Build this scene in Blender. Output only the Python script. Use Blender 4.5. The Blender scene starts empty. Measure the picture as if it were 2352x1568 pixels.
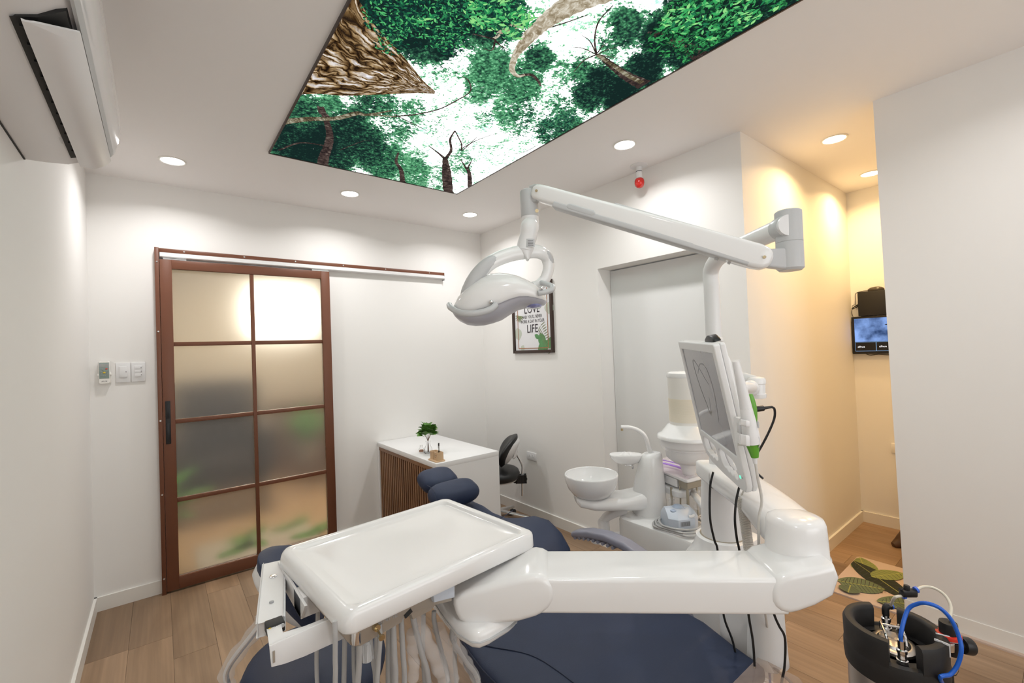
import bpy, bmesh, math, random
from mathutils import Vector as V, Matrix
random.seed(7)
PI = math.pi
S = bpy.context.scene
COL = S.collection

# ---------------- camera, world, exposure ----------------
FPX, YAW, PITCH, ROLL = 1025.88, 38.336, 0.9476, -2.0851
_y, _t, _r = map(math.radians, (YAW, PITCH, ROLL))
CF = V((math.sin(_y)*math.cos(_t), math.cos(_y)*math.cos(_t), math.sin(_t)))
CR = V((math.cos(_y), -math.sin(_y), 0)); CU = CR.cross(CF)
CR, CU = CR*math.cos(_r)+CU*math.sin(_r), CU*math.cos(_r)-CR*math.sin(_r)
CP = V((0, 0, 1.45))
cam = bpy.data.cameras.new('camera'); cam.sensor_width = 36; cam.lens = FPX*36/2352
cam.clip_start = 0.02
co = bpy.data.objects.new('camera', cam); COL.objects.link(co)
M = Matrix.Identity(4)
for i in range(3):
    M[i][0] = CR[i]; M[i][1] = CU[i]; M[i][2] = -CF[i]; M[i][3] = CP[i]
co.matrix_world = M
S.camera = co
S.view_settings.view_transform = 'Standard'
S.view_settings.look = 'None'
S.view_settings.gamma = 1
S.view_settings.use_curve_mapping = False
S.view_settings.exposure = 0.0
S.cycles.max_bounces = 10
S.cycles.diffuse_bounces = 7
S.cycles.sample_clamp_indirect = 6
w = bpy.data.worlds.new('world'); S.world = w; w.use_nodes = True
w.node_tree.nodes['Background'].inputs[0].default_value = (0.9, 0.95, 1, 1)
w.node_tree.nodes['Background'].inputs[1].default_value = 0.3

DOWN_W, HALL_W, SKY_E, CORR_W = 5.6, 8.2, 3.5, 12.0
COOL, WARM = (.98, 0.96, 0.95), (1.0, 0.65, 0.29)
REAR_W, REAR_C = 11.0, (0.97, 0.98, 1.0)

# room dimensions in metres
H, XL, YB, XP, XR, YR, YE, XA, YN = 2.591, -0.324, 3.62, 2.507, 2.742, 0.56, 1.10, 4.31, -1.6

# a photograph ray met with a world plane gives a point in the room
def ray(px, py): return CF + CR*((px-1176)/FPX) - CU*((py-784)/FPX)
def onz(px, py, z): d = ray(px, py); return CP + d*((z-CP.z)/d.z)
def onx(px, py, x): d = ray(px, py); return CP + d*(x/d.x)
def ony(px, py, y): d = ray(px, py); return CP + d*(y/d.y)
def at(px, py, d): return CP + ray(px, py)*d
def onp(px, py, P, N): d = ray(px, py); return CP + d*((V(P)-CP).dot(N)/d.dot(N))

# ---------------- materials ----------------
MATS = {}
def nodes(name):
    m = bpy.data.materials.new(name); m.use_nodes = True
    nt = m.node_tree; return m, nt, nt.nodes['Principled BSDF'], nt.links
def mat(name, col, rough=0.5, metal=0.0, var=0.04, scale=8.0, bump=0.0, bscale=60.0, coat=0.0, trans=0.0, ior=1.45, alpha=1.0, emit=0.0, sub=0.0, spec=0.5):
    m, nt, b, L = nodes(name)
    tc = nt.nodes.new('ShaderNodeTexCoord'); n = nt.nodes.new('ShaderNodeTexNoise')
    n.inputs['Scale'].default_value = scale; n.inputs['Detail'].default_value = 4
    L.new(tc.outputs['Object'], n.inputs['Vector'])
    mx = nt.nodes.new('ShaderNodeMix'); mx.data_type = 'RGBA'
    mx.inputs[6].default_value = [c*(1-var) for c in col]+[1]; mx.inputs[7].default_value = [min(1, c*(1+var)) for c in col]+[1]
    L.new(n.outputs['Fac'], mx.inputs[0]); L.new(mx.outputs[2], b.inputs['Base Color'])
    b.inputs['Roughness'].default_value = rough; b.inputs['Metallic'].default_value = metal
    b.inputs['Coat Weight'].default_value = coat; b.inputs['Coat Roughness'].default_value = 0.05
    b.inputs['Transmission Weight'].default_value = trans; b.inputs['IOR'].default_value = ior
    b.inputs['Alpha'].default_value = alpha; b.inputs['Specular IOR Level'].default_value = spec
    if sub: b.inputs['Subsurface Weight'].default_value = sub; b.inputs['Subsurface Radius'].default_value = (.02, .02, .02)
    if emit:
        L.new(mx.outputs[2], b.inputs['Emission Color']); b.inputs['Emission Strength'].default_value = emit
    if bump:
        n2 = nt.nodes.new('ShaderNodeTexNoise'); n2.inputs['Scale'].default_value = bscale; n2.inputs['Detail'].default_value = 3
        L.new(tc.outputs['Object'], n2.inputs['Vector'])
        bp = nt.nodes.new('ShaderNodeBump'); bp.inputs['Strength'].default_value = bump; bp.inputs['Distance'].default_value = 0.002
        L.new(n2.outputs['Fac'], bp.inputs['Height']); L.new(bp.outputs['Normal'], b.inputs['Normal'])
    MATS[name] = m; return m
WALL = mat('wall_paint', (.83, .818, .797), .6, var=.01, scale=2, bump=.05, bscale=140)
CEIL = mat('ceiling_paint', (.88, .86, .85), .75, var=.01, scale=2)
NICHE = mat('white_door_laminate', (.74, .745, .74), .35, var=.01, scale=3)
BASEB = mat('baseboard_white', (.80, .78, .74), .4, var=.02)
BROWN = mat('brown_powder_coat', (.150, .055, .028), .40, var=.12, scale=5, bump=.1, bscale=200)
SCREWM = mat('screw_steel', (.75, .75, .75), .3, .9)
RAILW = mat('white_aluminium_rail', (.78, .78, .78), .3, .1)
WHITE = mat('glossy_white_plastic', (.80, .80, .80), .16, var=.01, coat=.3)
WHITE2 = mat('satin_white_plastic', (.76, .76, .765), .35, var=.015)
LGREY = mat('light_grey_plastic', (.52, .53, .54), .35, var=.02)
MGREY = mat('mid_grey_plastic', (.36, .365, .38), .4, var=.02)
LILAC = mat('lilac_grey_plastic', (.26, .26, .32), .45, var=.03)
TAUPE = mat('taupe_metal', (.40, .36, .31), .35, .35, var=.03)
BEIGE = mat('beige_metal', (.36, .32, .25), .4, .2)
CHROME = mat('chrome', (.82, .82, .83), .12, 1.0)
BRASS = mat('brass', (.62, .52, .33), .25, 1.0)
STEEL = mat('brushed_steel', (.50, .47, .44), .33, 1.0, var=.10, scale=9, bump=.1, bscale=40)
NAVY = mat('navy_leatherette', (.022, .033, .071), .56, spec=.35, var=.10, scale=14, bump=.25, bscale=420)
NAVYS = mat('navy_seam', (.022, .03, .06), .6)
BLACK = mat('black_plastic', (.012, .012, .013), .4, var=.1)
RUBBER = mat('black_rubber', (.014, .013, .013), .55, var=.15, bump=.1)
BLKL = mat('black_leatherette', (.011, .011, .012), .42, var=.1, bump=.15, bscale=300)
HOSE = mat('grey_silicone_hose', (.42, .42, .42), .4, var=.02)
COIL = mat('ivory_cord', (.66, .64, .60), .4, var=.02)
CLEAR = mat('clear_glass', (1, 1, 1), .02, trans=1, ior=1.45, var=0)
FILM = mat('crinkled_clear_film', (.95, .95, .96), .12, alpha=.24, var=0, bump=1.0, bscale=60)
GREEN = mat('green_plastic', (.12, .36, .035), .35, var=.05)
BLUE = mat('blue_tube', (.01, .11, .55), .3, var=.03)
BLUER = mat('blue_ring', (.03, .12, .6), .4)
IVORYT = mat('ivory_tube', (.66, .62, .52), .25, var=.03)
RED = mat('red_enamel', (.62, .02, .015), .12, coat=.5, var=.03)
REDP = mat('red_plastic', (.72, .04, .02), .4)
DESKW = mat('white_laminate', (.80, .80, .80), .28, var=.01)
WOODB = mat('light_beech', (.62, .43, .26), .5, var=.12, scale=20)
LEAF = mat('green_leaf', (.085, .21, .032), .38, var=.35, scale=25)
STEMM = mat('brown_stem', (.18, .09, .04), .6)
BSCALE = mat('pale_blue_plastic', (.53, .58, .66), .32, var=.02)
BLUEK = mat('blue_grey_knob', (.36, .43, .55), .3)
PURPLE = mat('purple_plastic', (.40, .20, .75), .35, var=.1)
PINKF = mat('pinkish_film', (.95, .78, .84), .15, alpha=.22, var=.05, bump=.8, bscale=50)
CREAM = mat('cream_filter_paper', (.78, .72, .60), .6, var=.03)
DARK = mat('dark_slot', (.02, .02, .02), .6)
ACW = mat('aircon_white', (.80, .79, .80), .3, var=.01)
ACWG = mat('aircon_gloss_front', (.84, .83, .85), .12, var=.01, coat=.4)
PFRAME = mat('dark_brown_frame', (.045, .025, .018), .4, var=.2)
PAPER = mat('poster_paper', (.74, .74, .76), .25, var=.01)
INK = mat('dark_ink', (.03, .02, .03), .6)
GOLD = mat('copper_ink', (.38, .15, .06), .5)
PALEG = mat('pale_sage_ink', (.50, .54, .46), .5)
MIDG = mat('mid_green_ink', (.10, .27, .10), .5, var=.35, scale=30)
OLIVEG = mat('olive_green_ink', (.18, .22, .10), .5, var=.2, scale=30)
REMG = mat('remote_grey_green', (.26, .33, .30), .5, var=.03)
LCD = mat('lcd_grey', (.35, .38, .35), .3)
YELL = mat('yellow_plastic', (.65, .48, .04), .4)
LENSB = mat('lens_blue', (.25, .27, .55), .1, coat=.5)

def wood(name, c1, c2, sx, sy, rough=.45, obj_rand=True, stretch=12):
    m, nt, b, L = nodes(name)
    tc = nt.nodes.new('ShaderNodeTexCoord'); oi = nt.nodes.new('ShaderNodeObjectInfo')
    ad = nt.nodes.new('ShaderNodeVectorMath'); ad.operation = 'ADD'
    ml = nt.nodes.new('ShaderNodeVectorMath'); ml.operation = 'SCALE'; ml.inputs[3].default_value = 37
    cb = nt.nodes.new('ShaderNodeCombineXYZ')
    L.new(oi.outputs['Random'], cb.inputs[0]); L.new(oi.outputs['Random'], cb.inputs[1]); L.new(cb.outputs[0], ml.inputs[0])
    L.new(tc.outputs['Object'], ad.inputs[0]); L.new(ml.outputs[0], ad.inputs[1])
    mp = nt.nodes.new('ShaderNodeMapping'); mp.inputs['Scale'].default_value = (sx, sy, 4)
    L.new(ad.outputs[0], mp.inputs[0])
    n = nt.nodes.new('ShaderNodeTexNoise'); n.inputs['Scale'].default_value = 1; n.inputs['Detail'].default_value = 6; n.inputs['Distortion'].default_value = .6
    L.new(mp.outputs[0], n.inputs['Vector'])
    mp2 = nt.nodes.new('ShaderNodeMapping'); mp2.inputs['Scale'].default_value = (sx*stretch, sy*1.5, 4); L.new(ad.outputs[0], mp2.inputs[0])
    n2 = nt.nodes.new('ShaderNodeTexNoise'); n2.inputs['Scale'].default_value = 1; n2.inputs['Detail'].default_value = 5
    L.new(mp2.outputs[0], n2.inputs['Vector'])
    r = nt.nodes.new('ShaderNodeValToRGB'); r.color_ramp.elements[0].position = .32; r.color_ramp.elements[1].position = .68
    r.color_ramp.elements[0].color = (*c1, 1); r.color_ramp.elements[1].color = (*c2, 1)
    L.new(n.outputs['Fac'], r.inputs[0])
    mx = nt.nodes.new('ShaderNodeMix'); mx.data_type = 'RGBA'; mx.blend_type = 'MULTIPLY'; mx.inputs[0].default_value = .35
    L.new(r.outputs[0], mx.inputs[6]); L.new(n2.outputs['Color'], mx.inputs[7])
    r2 = nt.nodes.new('ShaderNodeValToRGB'); r2.color_ramp.elements[0].color = (.45, .45, .45, 1); r2.color_ramp.elements[1].color = (1.15, 1.15, 1.15, 1)
    r2.color_ramp.elements[0].position = .3; r2.color_ramp.elements[1].position = .7
    L.new(n2.outputs['Fac'], r2.inputs[0]); L.new(r2.outputs[0], mx.inputs[7])
    hs = nt.nodes.new('ShaderNodeHueSaturation')
    mr = nt.nodes.new('ShaderNodeMapRange'); mr.inputs[3].default_value = .82; mr.inputs[4].default_value = 1.12
    L.new(oi.outputs['Random'], mr.inputs[0]); L.new(mr.outputs[0], hs.inputs['Value']); L.new(mx.outputs[2], hs.inputs['Color'])
    L.new(hs.outputs[0], b.inputs['Base Color']); b.inputs['Roughness'].default_value = rough
    return m
PLANK = wood('vinyl_plank', (.25, .155, .088), (.40, .265, .165), 5, .9)
SLAT = wood('walnut_slat', (.21, .10, .05), (.34, .18, .09), 60, 3, .45)
BROOM = wood('dark_wood', (.05, .025, .012), (.12, .06, .03), 20, 6, .5)

# ---------------- mesh helpers ----------------
ORG = {}
def tag(o, label=None, cat=None, group=None, kind=None):
    if label: o['label'] = label
    if cat: o['category'] = cat
    if group: o['group'] = group
    if kind: o['kind'] = kind
    return o
def thing(name, label, cat, loc=(0, 0, 0), group=None, kind=None):
    o = bpy.data.objects.new(name, None); o.empty_display_size = .05
    o.location = loc; COL.objects.link(o); ORG[o] = V(loc)
    return tag(o, label, cat, group, kind)
def obj(name, bm, m, parent=None, sharp=38, label=None, kind=None, smooth=True):
    me = bpy.data.meshes.new(name)
    off = ORG[parent] if parent is not None else V((0, 0, 0))
    if parent is None:
        vs = [v.co for v in bm.verts]
        off = V(((min(v.x for v in vs)+max(v.x for v in vs))/2, (min(v.y for v in vs)+max(v.y for v in vs))/2, min(v.z for v in vs)))
    bmesh.ops.recalc_face_normals(bm, faces=bm.faces[:])
    bm.to_mesh(me); bm.free()
    me.transform(Matrix.Translation(-off))
    if smooth:
        me.polygons.foreach_set('use_smooth', [True]*len(me.polygons)); me.set_sharp_from_angle(angle=math.radians(sharp))
    ms = m if isinstance(m, (list, tuple)) else [m]
    for q in ms: me.materials.append(q)
    o = bpy.data.objects.new(name, me); COL.objects.link(o)
    if parent is not None: o.parent = parent
    else: o.location = off
    ORG[o] = off
    return tag(o, label, kind=kind)
def B(): return bmesh.new()
def box(bm, c, s, bevel=0.0, basis=None, seg=2):
    c = V(c); r = bmesh.ops.create_cube(bm, size=1)
    vs = r['verts']
    ex, ey, ez = basis if basis else (V((1, 0, 0)), V((0, 1, 0)), V((0, 0, 1)))
    for v in vs: v.co = c + ex*(v.co.x*s[0]) + ey*(v.co.y*s[1]) + ez*(v.co.z*s[2])
    if bevel > 0:
        es = set(e for v in vs for e in v.link_edges)
        bmesh.ops.bevel(bm, geom=list(es), offset=bevel, segments=seg, affect='EDGES', profile=.5)
    return bm
def bx(bm, x0, x1, y0, y1, z0, z1, bevel=0): return box(bm, ((x0+x1)/2, (y0+y1)/2, (z0+z1)/2), (abs(x1-x0), abs(y1-y0), abs(z1-z0)), bevel)
def loft(bm, rings, c0=True, c1=True, mi=0):
    vr = [[bm.verts.new(p) for p in r] for r in rings]; n = len(vr[0])
    for a, b in zip(vr, vr[1:]):
        for i in range(n):
            j = (i+1) % n
            try: f = bm.faces.new((a[i], a[j], b[j], b[i])); f.material_index = mi
            except ValueError: pass
    if c0: bm.faces.new(vr[0][::-1]).material_index = mi
    if c1: bm.faces.new(vr[-1]).material_index = mi
    return bm
def rr(o, ex, ey, a, b, r, n=4):
    "rounded rectangle ring, half sizes a, b"
    o = V(o); r = min(r, a*.999, b*.999); out = []
    for sx, sy, s0 in ((1, 1, 0), (-1, 1, 1), (-1, -1, 2), (1, -1, 3)):
        for k in range(n+1):
            t = (s0 + k/n)*PI/2
            out.append(o + ex*(sx*(a-r)+r*math.cos(t)) + ey*(sy*(b-r)+r*math.sin(t)))
    return out
def el(o, ex, ey, a, b, n=28, p=2.0):
    o = V(o); out = []
    for k in range(n):
        t = 2*PI*k/n; c, s = math.cos(t), math.sin(t)
        out.append(o + ex*(a*math.copysign(abs(c)**(2/p), c)) + ey*(b*math.copysign(abs(s)**(2/p), s)))
    return out
EX, EY, EZ = V((1, 0, 0)), V((0, 1, 0)), V((0, 0, 1))
def frame(d):
    d = V(d).normalized(); a = d.cross(EZ)
    if a.length < 1e-3: a = EX.copy()
    a.normalize(); return a, d.cross(a).normalized(), d
def lathe(bm, o, prof, n=32, axis=EZ, mi=0, sx=1, sy=1):
    a, b, d = frame(axis) if (V(axis)-EZ).length > 1e-4 else (EX, EY, EZ)
    return loft(bm, [el(V(o)+d*z, a, b, max(r, 1e-4)*sx, max(r, 1e-4)*sy, n) for r, z in prof], mi=mi)
def cyl(bm, p0, p1, r0, r1=None, n=24, bev=0.0):
    p0, p1 = V(p0), V(p1); r1 = r0 if r1 is None else r1; L = (p1-p0).length
    pr = [(r0, 0), (r1, L)] if not bev else [(r0-bev, 0), (r0-bev*.3, bev*.3), (r0, bev), (r1, L-bev), (r1-bev*.3, L-bev*.3), (r1-bev, L)]
    a, b, d = frame(p1-p0)
    return loft(bm, [el(p0+d*z, a, b, max(r, 1e-4), max(r, 1e-4), n) for r, z in pr])
def cat(pts, k=6):
    pts = [V(p) for p in pts]; out = []
    P = [pts[0]*2-pts[1]]+pts+[pts[-1]*2-pts[-2]]
    for i in range(1, len(P)-2):
        a, b, c, d = P[i-1:i+3]
        for j in range(k):
            t = j/k
            out.append(.5*((2*b)+(c-a)*t+(2*a-5*b+4*c-d)*t*t+(3*b-a-3*c+d)*t**3))
    out.append(pts[-1]); return out
def tube(bm, pts, r, n=10, k=6, sm=True, flat=None):
    path = cat(pts, k) if sm else [V(p) for p in pts]
    N = len(path); rf = r if callable(r) else (lambda t: r)
    rings = []; up = None
    for i, p in enumerate(path):
        d = (path[min(i+1, N-1)]-path[max(i-1, 0)]).normalized()
        if up is None: up = d.orthogonal().normalized()
        up = (up - d*up.dot(d)).normalized(); s = d.cross(up)
        q = rf(i/(N-1)); rings.append(el(p, up, s, q, q*(flat or 1), n))
    return loft(bm, rings)
def prism(bm, pts, ez, t, bev=0.0, seg=3):
    "closed outline pts extruded by t along ez, edges eased by bev (towards centroid)"
    pts = [V(p) for p in pts]; c = sum(pts, V((0, 0, 0)))/len(pts); ez = V(ez)
    n = len(pts)
    sgn = sum(((pts[i]-c).cross(pts[(i+1) % n]-c)).dot(ez) for i in range(n))
    def sc(q):
        out = []
        for i, p in enumerate(pts):
            t1 = (p-pts[i-1]).normalized(); t2 = (pts[(i+1) % n]-p).normalized()
            nn = (t1.cross(ez)+t2.cross(ez)).normalized()*(1 if sgn > 0 else -1)
            out.append(p - nn*q)
        return out
    if bev <= 0: return loft(bm, [pts, [p+ez*t for p in pts]])
    K = [(bev*(1-math.sin(k/seg*PI/2)), bev*(1-math.cos(k/seg*PI/2))) for k in range(seg+1)]
    R = [[p+ez*h for p in sc(q)] for q, h in K] + [[p+ez*(t-h) for p in sc(q)] for q, h in K[::-1]]
    return loft(bm, R)
def poly(bm, pts, mi=0):
    f = bm.faces.new([bm.verts.new(p) for p in pts]); f.material_index = mi; return bm
def ball(bm, c, r, n=12, s=(1, 1, 1)):
    r_ = bmesh.ops.create_uvsphere(bm, u_segments=n*2, v_segments=n, radius=1)
    for v in r_['verts']: v.co = V(c)+V((v.co.x*r*s[0], v.co.y*r*s[1], v.co.z*r*s[2]))
    return bm
def screw(parent, p, nrm, r=.005, m=SCREWM, name='screw'):
    b = B(); nrm = V(nrm); cyl(b, V(p)-nrm*.001, V(p)+nrm*.002, r, r*.8, 12); return obj(name, b, m, parent)
def text(s, size, o, ex, ey, m, parent, name='lettering', ext=.0003, align='LEFT', sx=1.0):
    cu = bpy.data.curves.new(name, 'FONT'); cu.body = s; cu.size = 1; cu.extrude = 0; cu.align_x = align; cu.resolution_u = 2
    t = bpy.data.objects.new('t', cu); COL.objects.link(t)
    dg = bpy.context.evaluated_depsgraph_get(); me = bpy.data.meshes.new_from_object(t.evaluated_get(dg))
    bpy.data.objects.remove(t); ez = ex.cross(ey)
    off = ORG[parent]; o = V(o)
    for v in me.vertices: v.co = o + ex*(v.co.x*size*sx) + ey*(v.co.y*size) + ez*ext - off
    me.name = name; me.materials.clear(); me.materials.append(m)
    ob = bpy.data.objects.new(name, me); COL.objects.link(ob); ob.parent = parent; ORG[ob] = off
    return ob
# ================= the setting =================
fl = obj('floor', bx(B(), XL-.1, 4.6, YN, YB+3.0, -.06, -.003), mat('floor_joint', (.10, .07, .05), .7), kind='structure', smooth=False)
tag(fl, 'light brown wood-look plank floor of the surgery and hallway', 'floor')
PLW, PLL = .178, 1.21
def plank_mesh(x0, x1, y0, y1, nm='plank'):
    return obj(nm, box(B(), ((x0+x1)/2, (y0+y1)/2, -.0015), (x1-x0-.0012, y1-y0-.0012, .003)), PLANK, fl, smooth=False)
pm = {}
nx = 27
for i in range(nx):
    x0 = XL + i*PLW - .003
    x1 = x0+PLW
    st = YN - PLL*[.15, .66, .38, .87, .05, .52][i % 6]
    if i == 0: st = 3.03 - 4*PLL
    if i == 1: st = 3.021 - 4*PLL
    y = st
    while y < YB:
        a, b = max(y, YN), min(y+PLL, YB)
        if b-a > .02 and x0 < 4.5:
            key = round(b-a, 3)
            if key in pm:
                o = pm[key].copy(); COL.objects.link(o); o.parent = fl
                o.location = (x0+PLW/2 - ORG[fl].x, (a+b)/2-ORG[fl].y, -ORG[fl].z)
            else:
                o = plank_mesh(x0, x1, a, b)
                me = o.data; me.transform(Matrix.Translation(ORG[fl]-V(((x0+x1)/2, (a+b)/2, 0))))
                o.location = (x0+PLW/2-ORG[fl].x, (a+b)/2-ORG[fl].y, -ORG[fl].z); pm[key] = o
        y += PLL
def struct(name, bm, m, label, catg='wall', **k):
    o = obj(name, bm, m, kind='structure', smooth=False, **k); return tag(o, label, catg)
struct('ceiling', bx(B(), XL-.1, 4.6, YN-.1, YB+3.0, H, H+.1), CEIL, 'smooth pale ceiling with recessed lights and glowing forest panel', 'ceiling')
struct('wall_left', bx(B(), XL-.1, XL, YN, YB, 0, H), WALL, 'cream wall carrying the air conditioner')
b = B(); DX0, DX1, DZ = .035, 1.03, 2.06
bx(b, XL-.1, DX0, YB, YB+.12, 0, H); bx(b, DX1, XP+.2, YB, YB+.12, 0, H); bx(b, DX0, DX1, YB, YB+.12, DZ, H)
struct('wall_back', b, WALL, 'cream back wall behind the brown sliding door')
b = B(); N0, N1, NZ, ND = 1.256, 2.141, 2.007, .137
bx(b, XP, XP+.25, N1, YB, 0, H); bx(b, XP, XP+.25, YE, N0, 0, H); bx(b, XP, XP+.25, N0, N1, NZ, H)
struct('wall_right', b, WALL, 'cream wall with the framed poster and recessed white door')
nd = thing('door_2', 'plain flush white door set back in the right wall niche', 'door', (XP+ND+.02, 1.7, 0), kind='structure')
obj('door_leaf', box(B(), (XP+ND+.02, (N0+N1)/2, NZ/2-.003), (.036, N1-N0-.006, NZ-.01), .002), NICHE, nd)
struct('wall_hallway', bx(B(), XP+.25, XA+.1, YE, YE+.15, 0, H), WALL, 'hallway side wall glowing yellow under warm downlights')
struct('wall_hallway_end', bx(B(), XA, XA+.15, YN, YE, 0, H), WALL, 'hallway end wall with the camera monitor')
b = B()
e0, e1 = onz(2004.8, 232.6, H), onz(2080, 1410, 0)
R = [[V((e1.x, e1.y, 0)), V((e1.x+.12, e1.y, 0)), V((e1.x+.12, YN, 0)), V((e1.x, YN, 0))], [V((e0.x, e0.y, H)), V((e0.x+.12, e0.y, H)), V((e0.x+.12, YN, H)), V((e0.x, YN, H))]]
loft(b, R)
PX0, PX1 = e1.x, e0.x
struct('wall_partition', b, WALL, 'near right cream partition wall beside the steel keg')
struct('wall_rear', bx(B(), XL-.1, XA+.2, YN-.1, YN, 0, H), WALL, 'cream wall behind the viewer')
def baseb(name, x0, x1, y0, y1, h=.082):
    b = B(); bx(b, x0, x1, y0, y1, 0, h); o = struct(name, b, BASEB, name.replace('_', ' ')+' in white painted board', 'baseboard'); return o
T = .013
baseb('baseboard_left', XL, XL+T, YN, YB)
baseb('baseboard_back', XL, -.012, YB-T, YB)
baseb('baseboard_back_right', 1.06, XP, YB-T, YB)
baseb('baseboard_right', XP-T, XP, N1, YB)
baseb('baseboard_pillar', XP-T, XP, YE-T, N0)
baseb('baseboard_hallway', XP-T, XA, YE-T, YE)
baseb('baseboard_hallway_end', XA-T, XA, YN, YE)
baseb('baseboard_partition', PX0-T, PX0, YN, e1.y)

# ---------------- sliding door ----------------
DY = YB-.05        # front face of the leaf
dr = thing('door_1', 'brown framed sliding door with eight frosted glass panes', 'door', (.53, YB-.03, 0), kind='structure')
def dbox(nm, x0, x1, z0, z1, dy=0, th=.04, m=BROWN, bev=.002, par=dr, **k):
    return obj(nm, bx(B(), x0, x1, DY+dy, DY+dy+th, z0, z1, bev), m, par, **k)
LX0, LX1, GX0, GX1, MX0, MX1 = .012, 1.046, .074, .984, .510, .532
dbox('stile', LX0, GX0, .012, 2.098); dbox('stile', GX1, LX1, .012, 2.098)
dbox('rail', GX0, GX1, 2.040, 2.098); dbox('rail', GX0, GX1, .012, .088)
dbox('muntin', MX0, MX1, .088, 2.040, .004, .032)
ZR = [(1.546, 1.572), (1.052, 1.078), (.554, .580)]
for z0, z1 in ZR:
    dbox('muntin', GX0, MX0, z0, z1, .006, .028); dbox('muntin', MX1, GX1, z0, z1, .006, .028)
fm, nt, pb, L = nodes('frosted_glass')
pb.inputs['Base Color'].default_value = (.97, .96, .94, 1); pb.inputs['Roughness'].default_value = .36
pb.inputs['Transmission Weight'].default_value = .93; pb.inputs['IOR'].default_value = 1.22; pb.inputs['Specular IOR Level'].default_value = .3
tc = nt.nodes.new('ShaderNodeTexCoord'); nz = nt.nodes.new('ShaderNodeTexNoise'); nz.inputs['Scale'].default_value = 260
bp = nt.nodes.new('ShaderNodeBump'); bp.inputs['Strength'].default_value = .25; bp.inputs['Distance'].default_value = .001
L.new(tc.outputs['Object'], nz.inputs['Vector']); L.new(nz.outputs['Fac'], bp.inputs['Height']); L.new(bp.outputs['Normal'], pb.inputs['Normal'])
zz = [2.040, 1.572, 1.546, 1.078, 1.052, .580, .554, .088]
for k in range(4):
    for x0, x1 in ((GX0, MX0), (MX1, GX1)):
        dbox('glass_pane', x0+.001, x1-.001, zz[2*k+1]+.001, zz[2*k]-.001, .016, .006, fm, 0)
h = dbox('door_handle', .024, .050, .93, 1.20, -.004, .005, BLACK, .002, label='black recessed latch handle')
dbox('latch', .030, .044, .94, 1.06, -.007, .004, BLACK, .001, par=h); dbox('latch', .030, .044, 1.09, 1.19, -.007, .004, BLACK, .001, par=h)
for x in (.03, .92):
    dbox('hanger_plate', x, x+.12, 2.100, 2.107, .005, .03, SCREWM, 0)
tr = thing('trim_1', 'brown L-shaped jamb and header strip around the sliding door', 'door frame', (0, YB-.02, 0), kind='structure')
obj('jamb', bx(B(), -.012, .010, YB-.052, YB, -.004, 2.172, .002), BROWN, tr)
hd = obj('header', bx(B(), .010, 2.075, YB-.030, YB, 2.147, 2.172, .002), BROWN, tr)
for z in (.10, .62, 1.08, 1.64, 2.08): screw(tr, (-.001, YB-.053, z), (0, -1, 0), .0055)
for x in (.08, .42, .75, 1.10, 1.45, 1.86): screw(tr, (x+.06, YB-.031, 2.16), (0, -1, 0), .0055)
t2 = thing('trim_2', 'white aluminium sliding track under the brown header', 'door track', (1.04, YB-.02, 2.12), kind='structure')
b = B(); prism(b, [(.014, YB, 2.146), (.014, YB-.030, 2.146), (.014, YB-.045, 2.136), (.014, YB-.045, 2.118), (.014, YB-.038, 2.112), (.014, YB, 2.112)], EX, 2.058)
obj('track', b, RAILW, t2, sharp=20)
obj('track_end', bx(B(), 2.066, 2.072, YB-.042, YB, 2.100, 2.146), LGREY, t2)

# ---------------- room beyond the door ----------------
b = B(); bx(b, -1.0, -.9, YB+.12, YB+2.9, 0, H); bx(b, 2.6, 2.7, YB+.12, YB+2.9, 0, H); bx(b, -1, 2.7, YB+2.8, YB+2.9, 0, H)
struct('wall_lobby', b, mat('lobby_paint', (.72, .66, .56), .7), 'cream lobby walls seen blurred through the frosted glass')
lf = obj('floor_lobby', bx(B(), -.9, 2.6, YB, YB+2.8, -.003, .0), mat('lobby_floor', (.62, .42, .24), .5, var=.1), kind='structure', smooth=False); tag(lf, 'tan lobby floor beyond the door', 'floor')
SX=.45
sof = thing('armchair', 'dark brown lounge chair seen blurred behind the frosted door', 'armchair', (.45, YB+1.45, 0))
DKB = mat('dark_upholstery', (.018, .012, .012), .8)
obj('seat', box(B(), (.45, YB+1.55, .40), (.75, .70, .30), .06), DKB, sof); obj('backrest', box(B(), (.45, YB+1.88, .85), (.75, .20, .80), .07), DKB, sof)
for x in (.10, .80): obj('armrest', box(B(), (x, YB+1.55, .55), (.14, .70, .40), .05), DKB, sof)
for x in (.12, .78):
    for y in (1.25, 1.85): obj('leg', cyl(B(), (x, YB+y, 0), (x, YB+y, .27), .02), DKB, sof)
shf = thing('low_cabinet', 'brown low cabinet seen blurred behind the frosted door', 'cabinet', (1.5, YB+2.4, 0))
obj('body', box(B(), (1.5, YB+2.35, .45), (.9, .45, .90), .01), mat('cab_brown', (.16, .09, .055), .5), shf)
obj('top', box(B(), (1.5, YB+2.35, .915), (.94, .49, .03), .005), mat('cab_top', (.25, .16, .10), .5), shf)
def leafpoly(b, p, d, up, L_, W_, fold=.15, n=5):
    d = V(d).normalized(); up = V(up); s = d.cross(up).normalized(); u2 = s.cross(d)
    prev = None
    for k in range(n+1):
        t = k/n; wv = W_*math.sin(PI*min(1, t*.92+.06))**.8; c = V(p)+d*(L_*t)+u2*(L_*.18*math.sin(PI*t))
        cur = (b.verts.new(c-s*wv+u2*wv*fold), b.verts.new(c), b.verts.new(c+s*wv+u2*wv*fold))
        if prev:
            b.faces.new((prev[0], prev[1], cur[1], cur[0])); b.faces.new((prev[1], prev[2], cur[2], cur[1]))
        prev = cur
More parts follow.
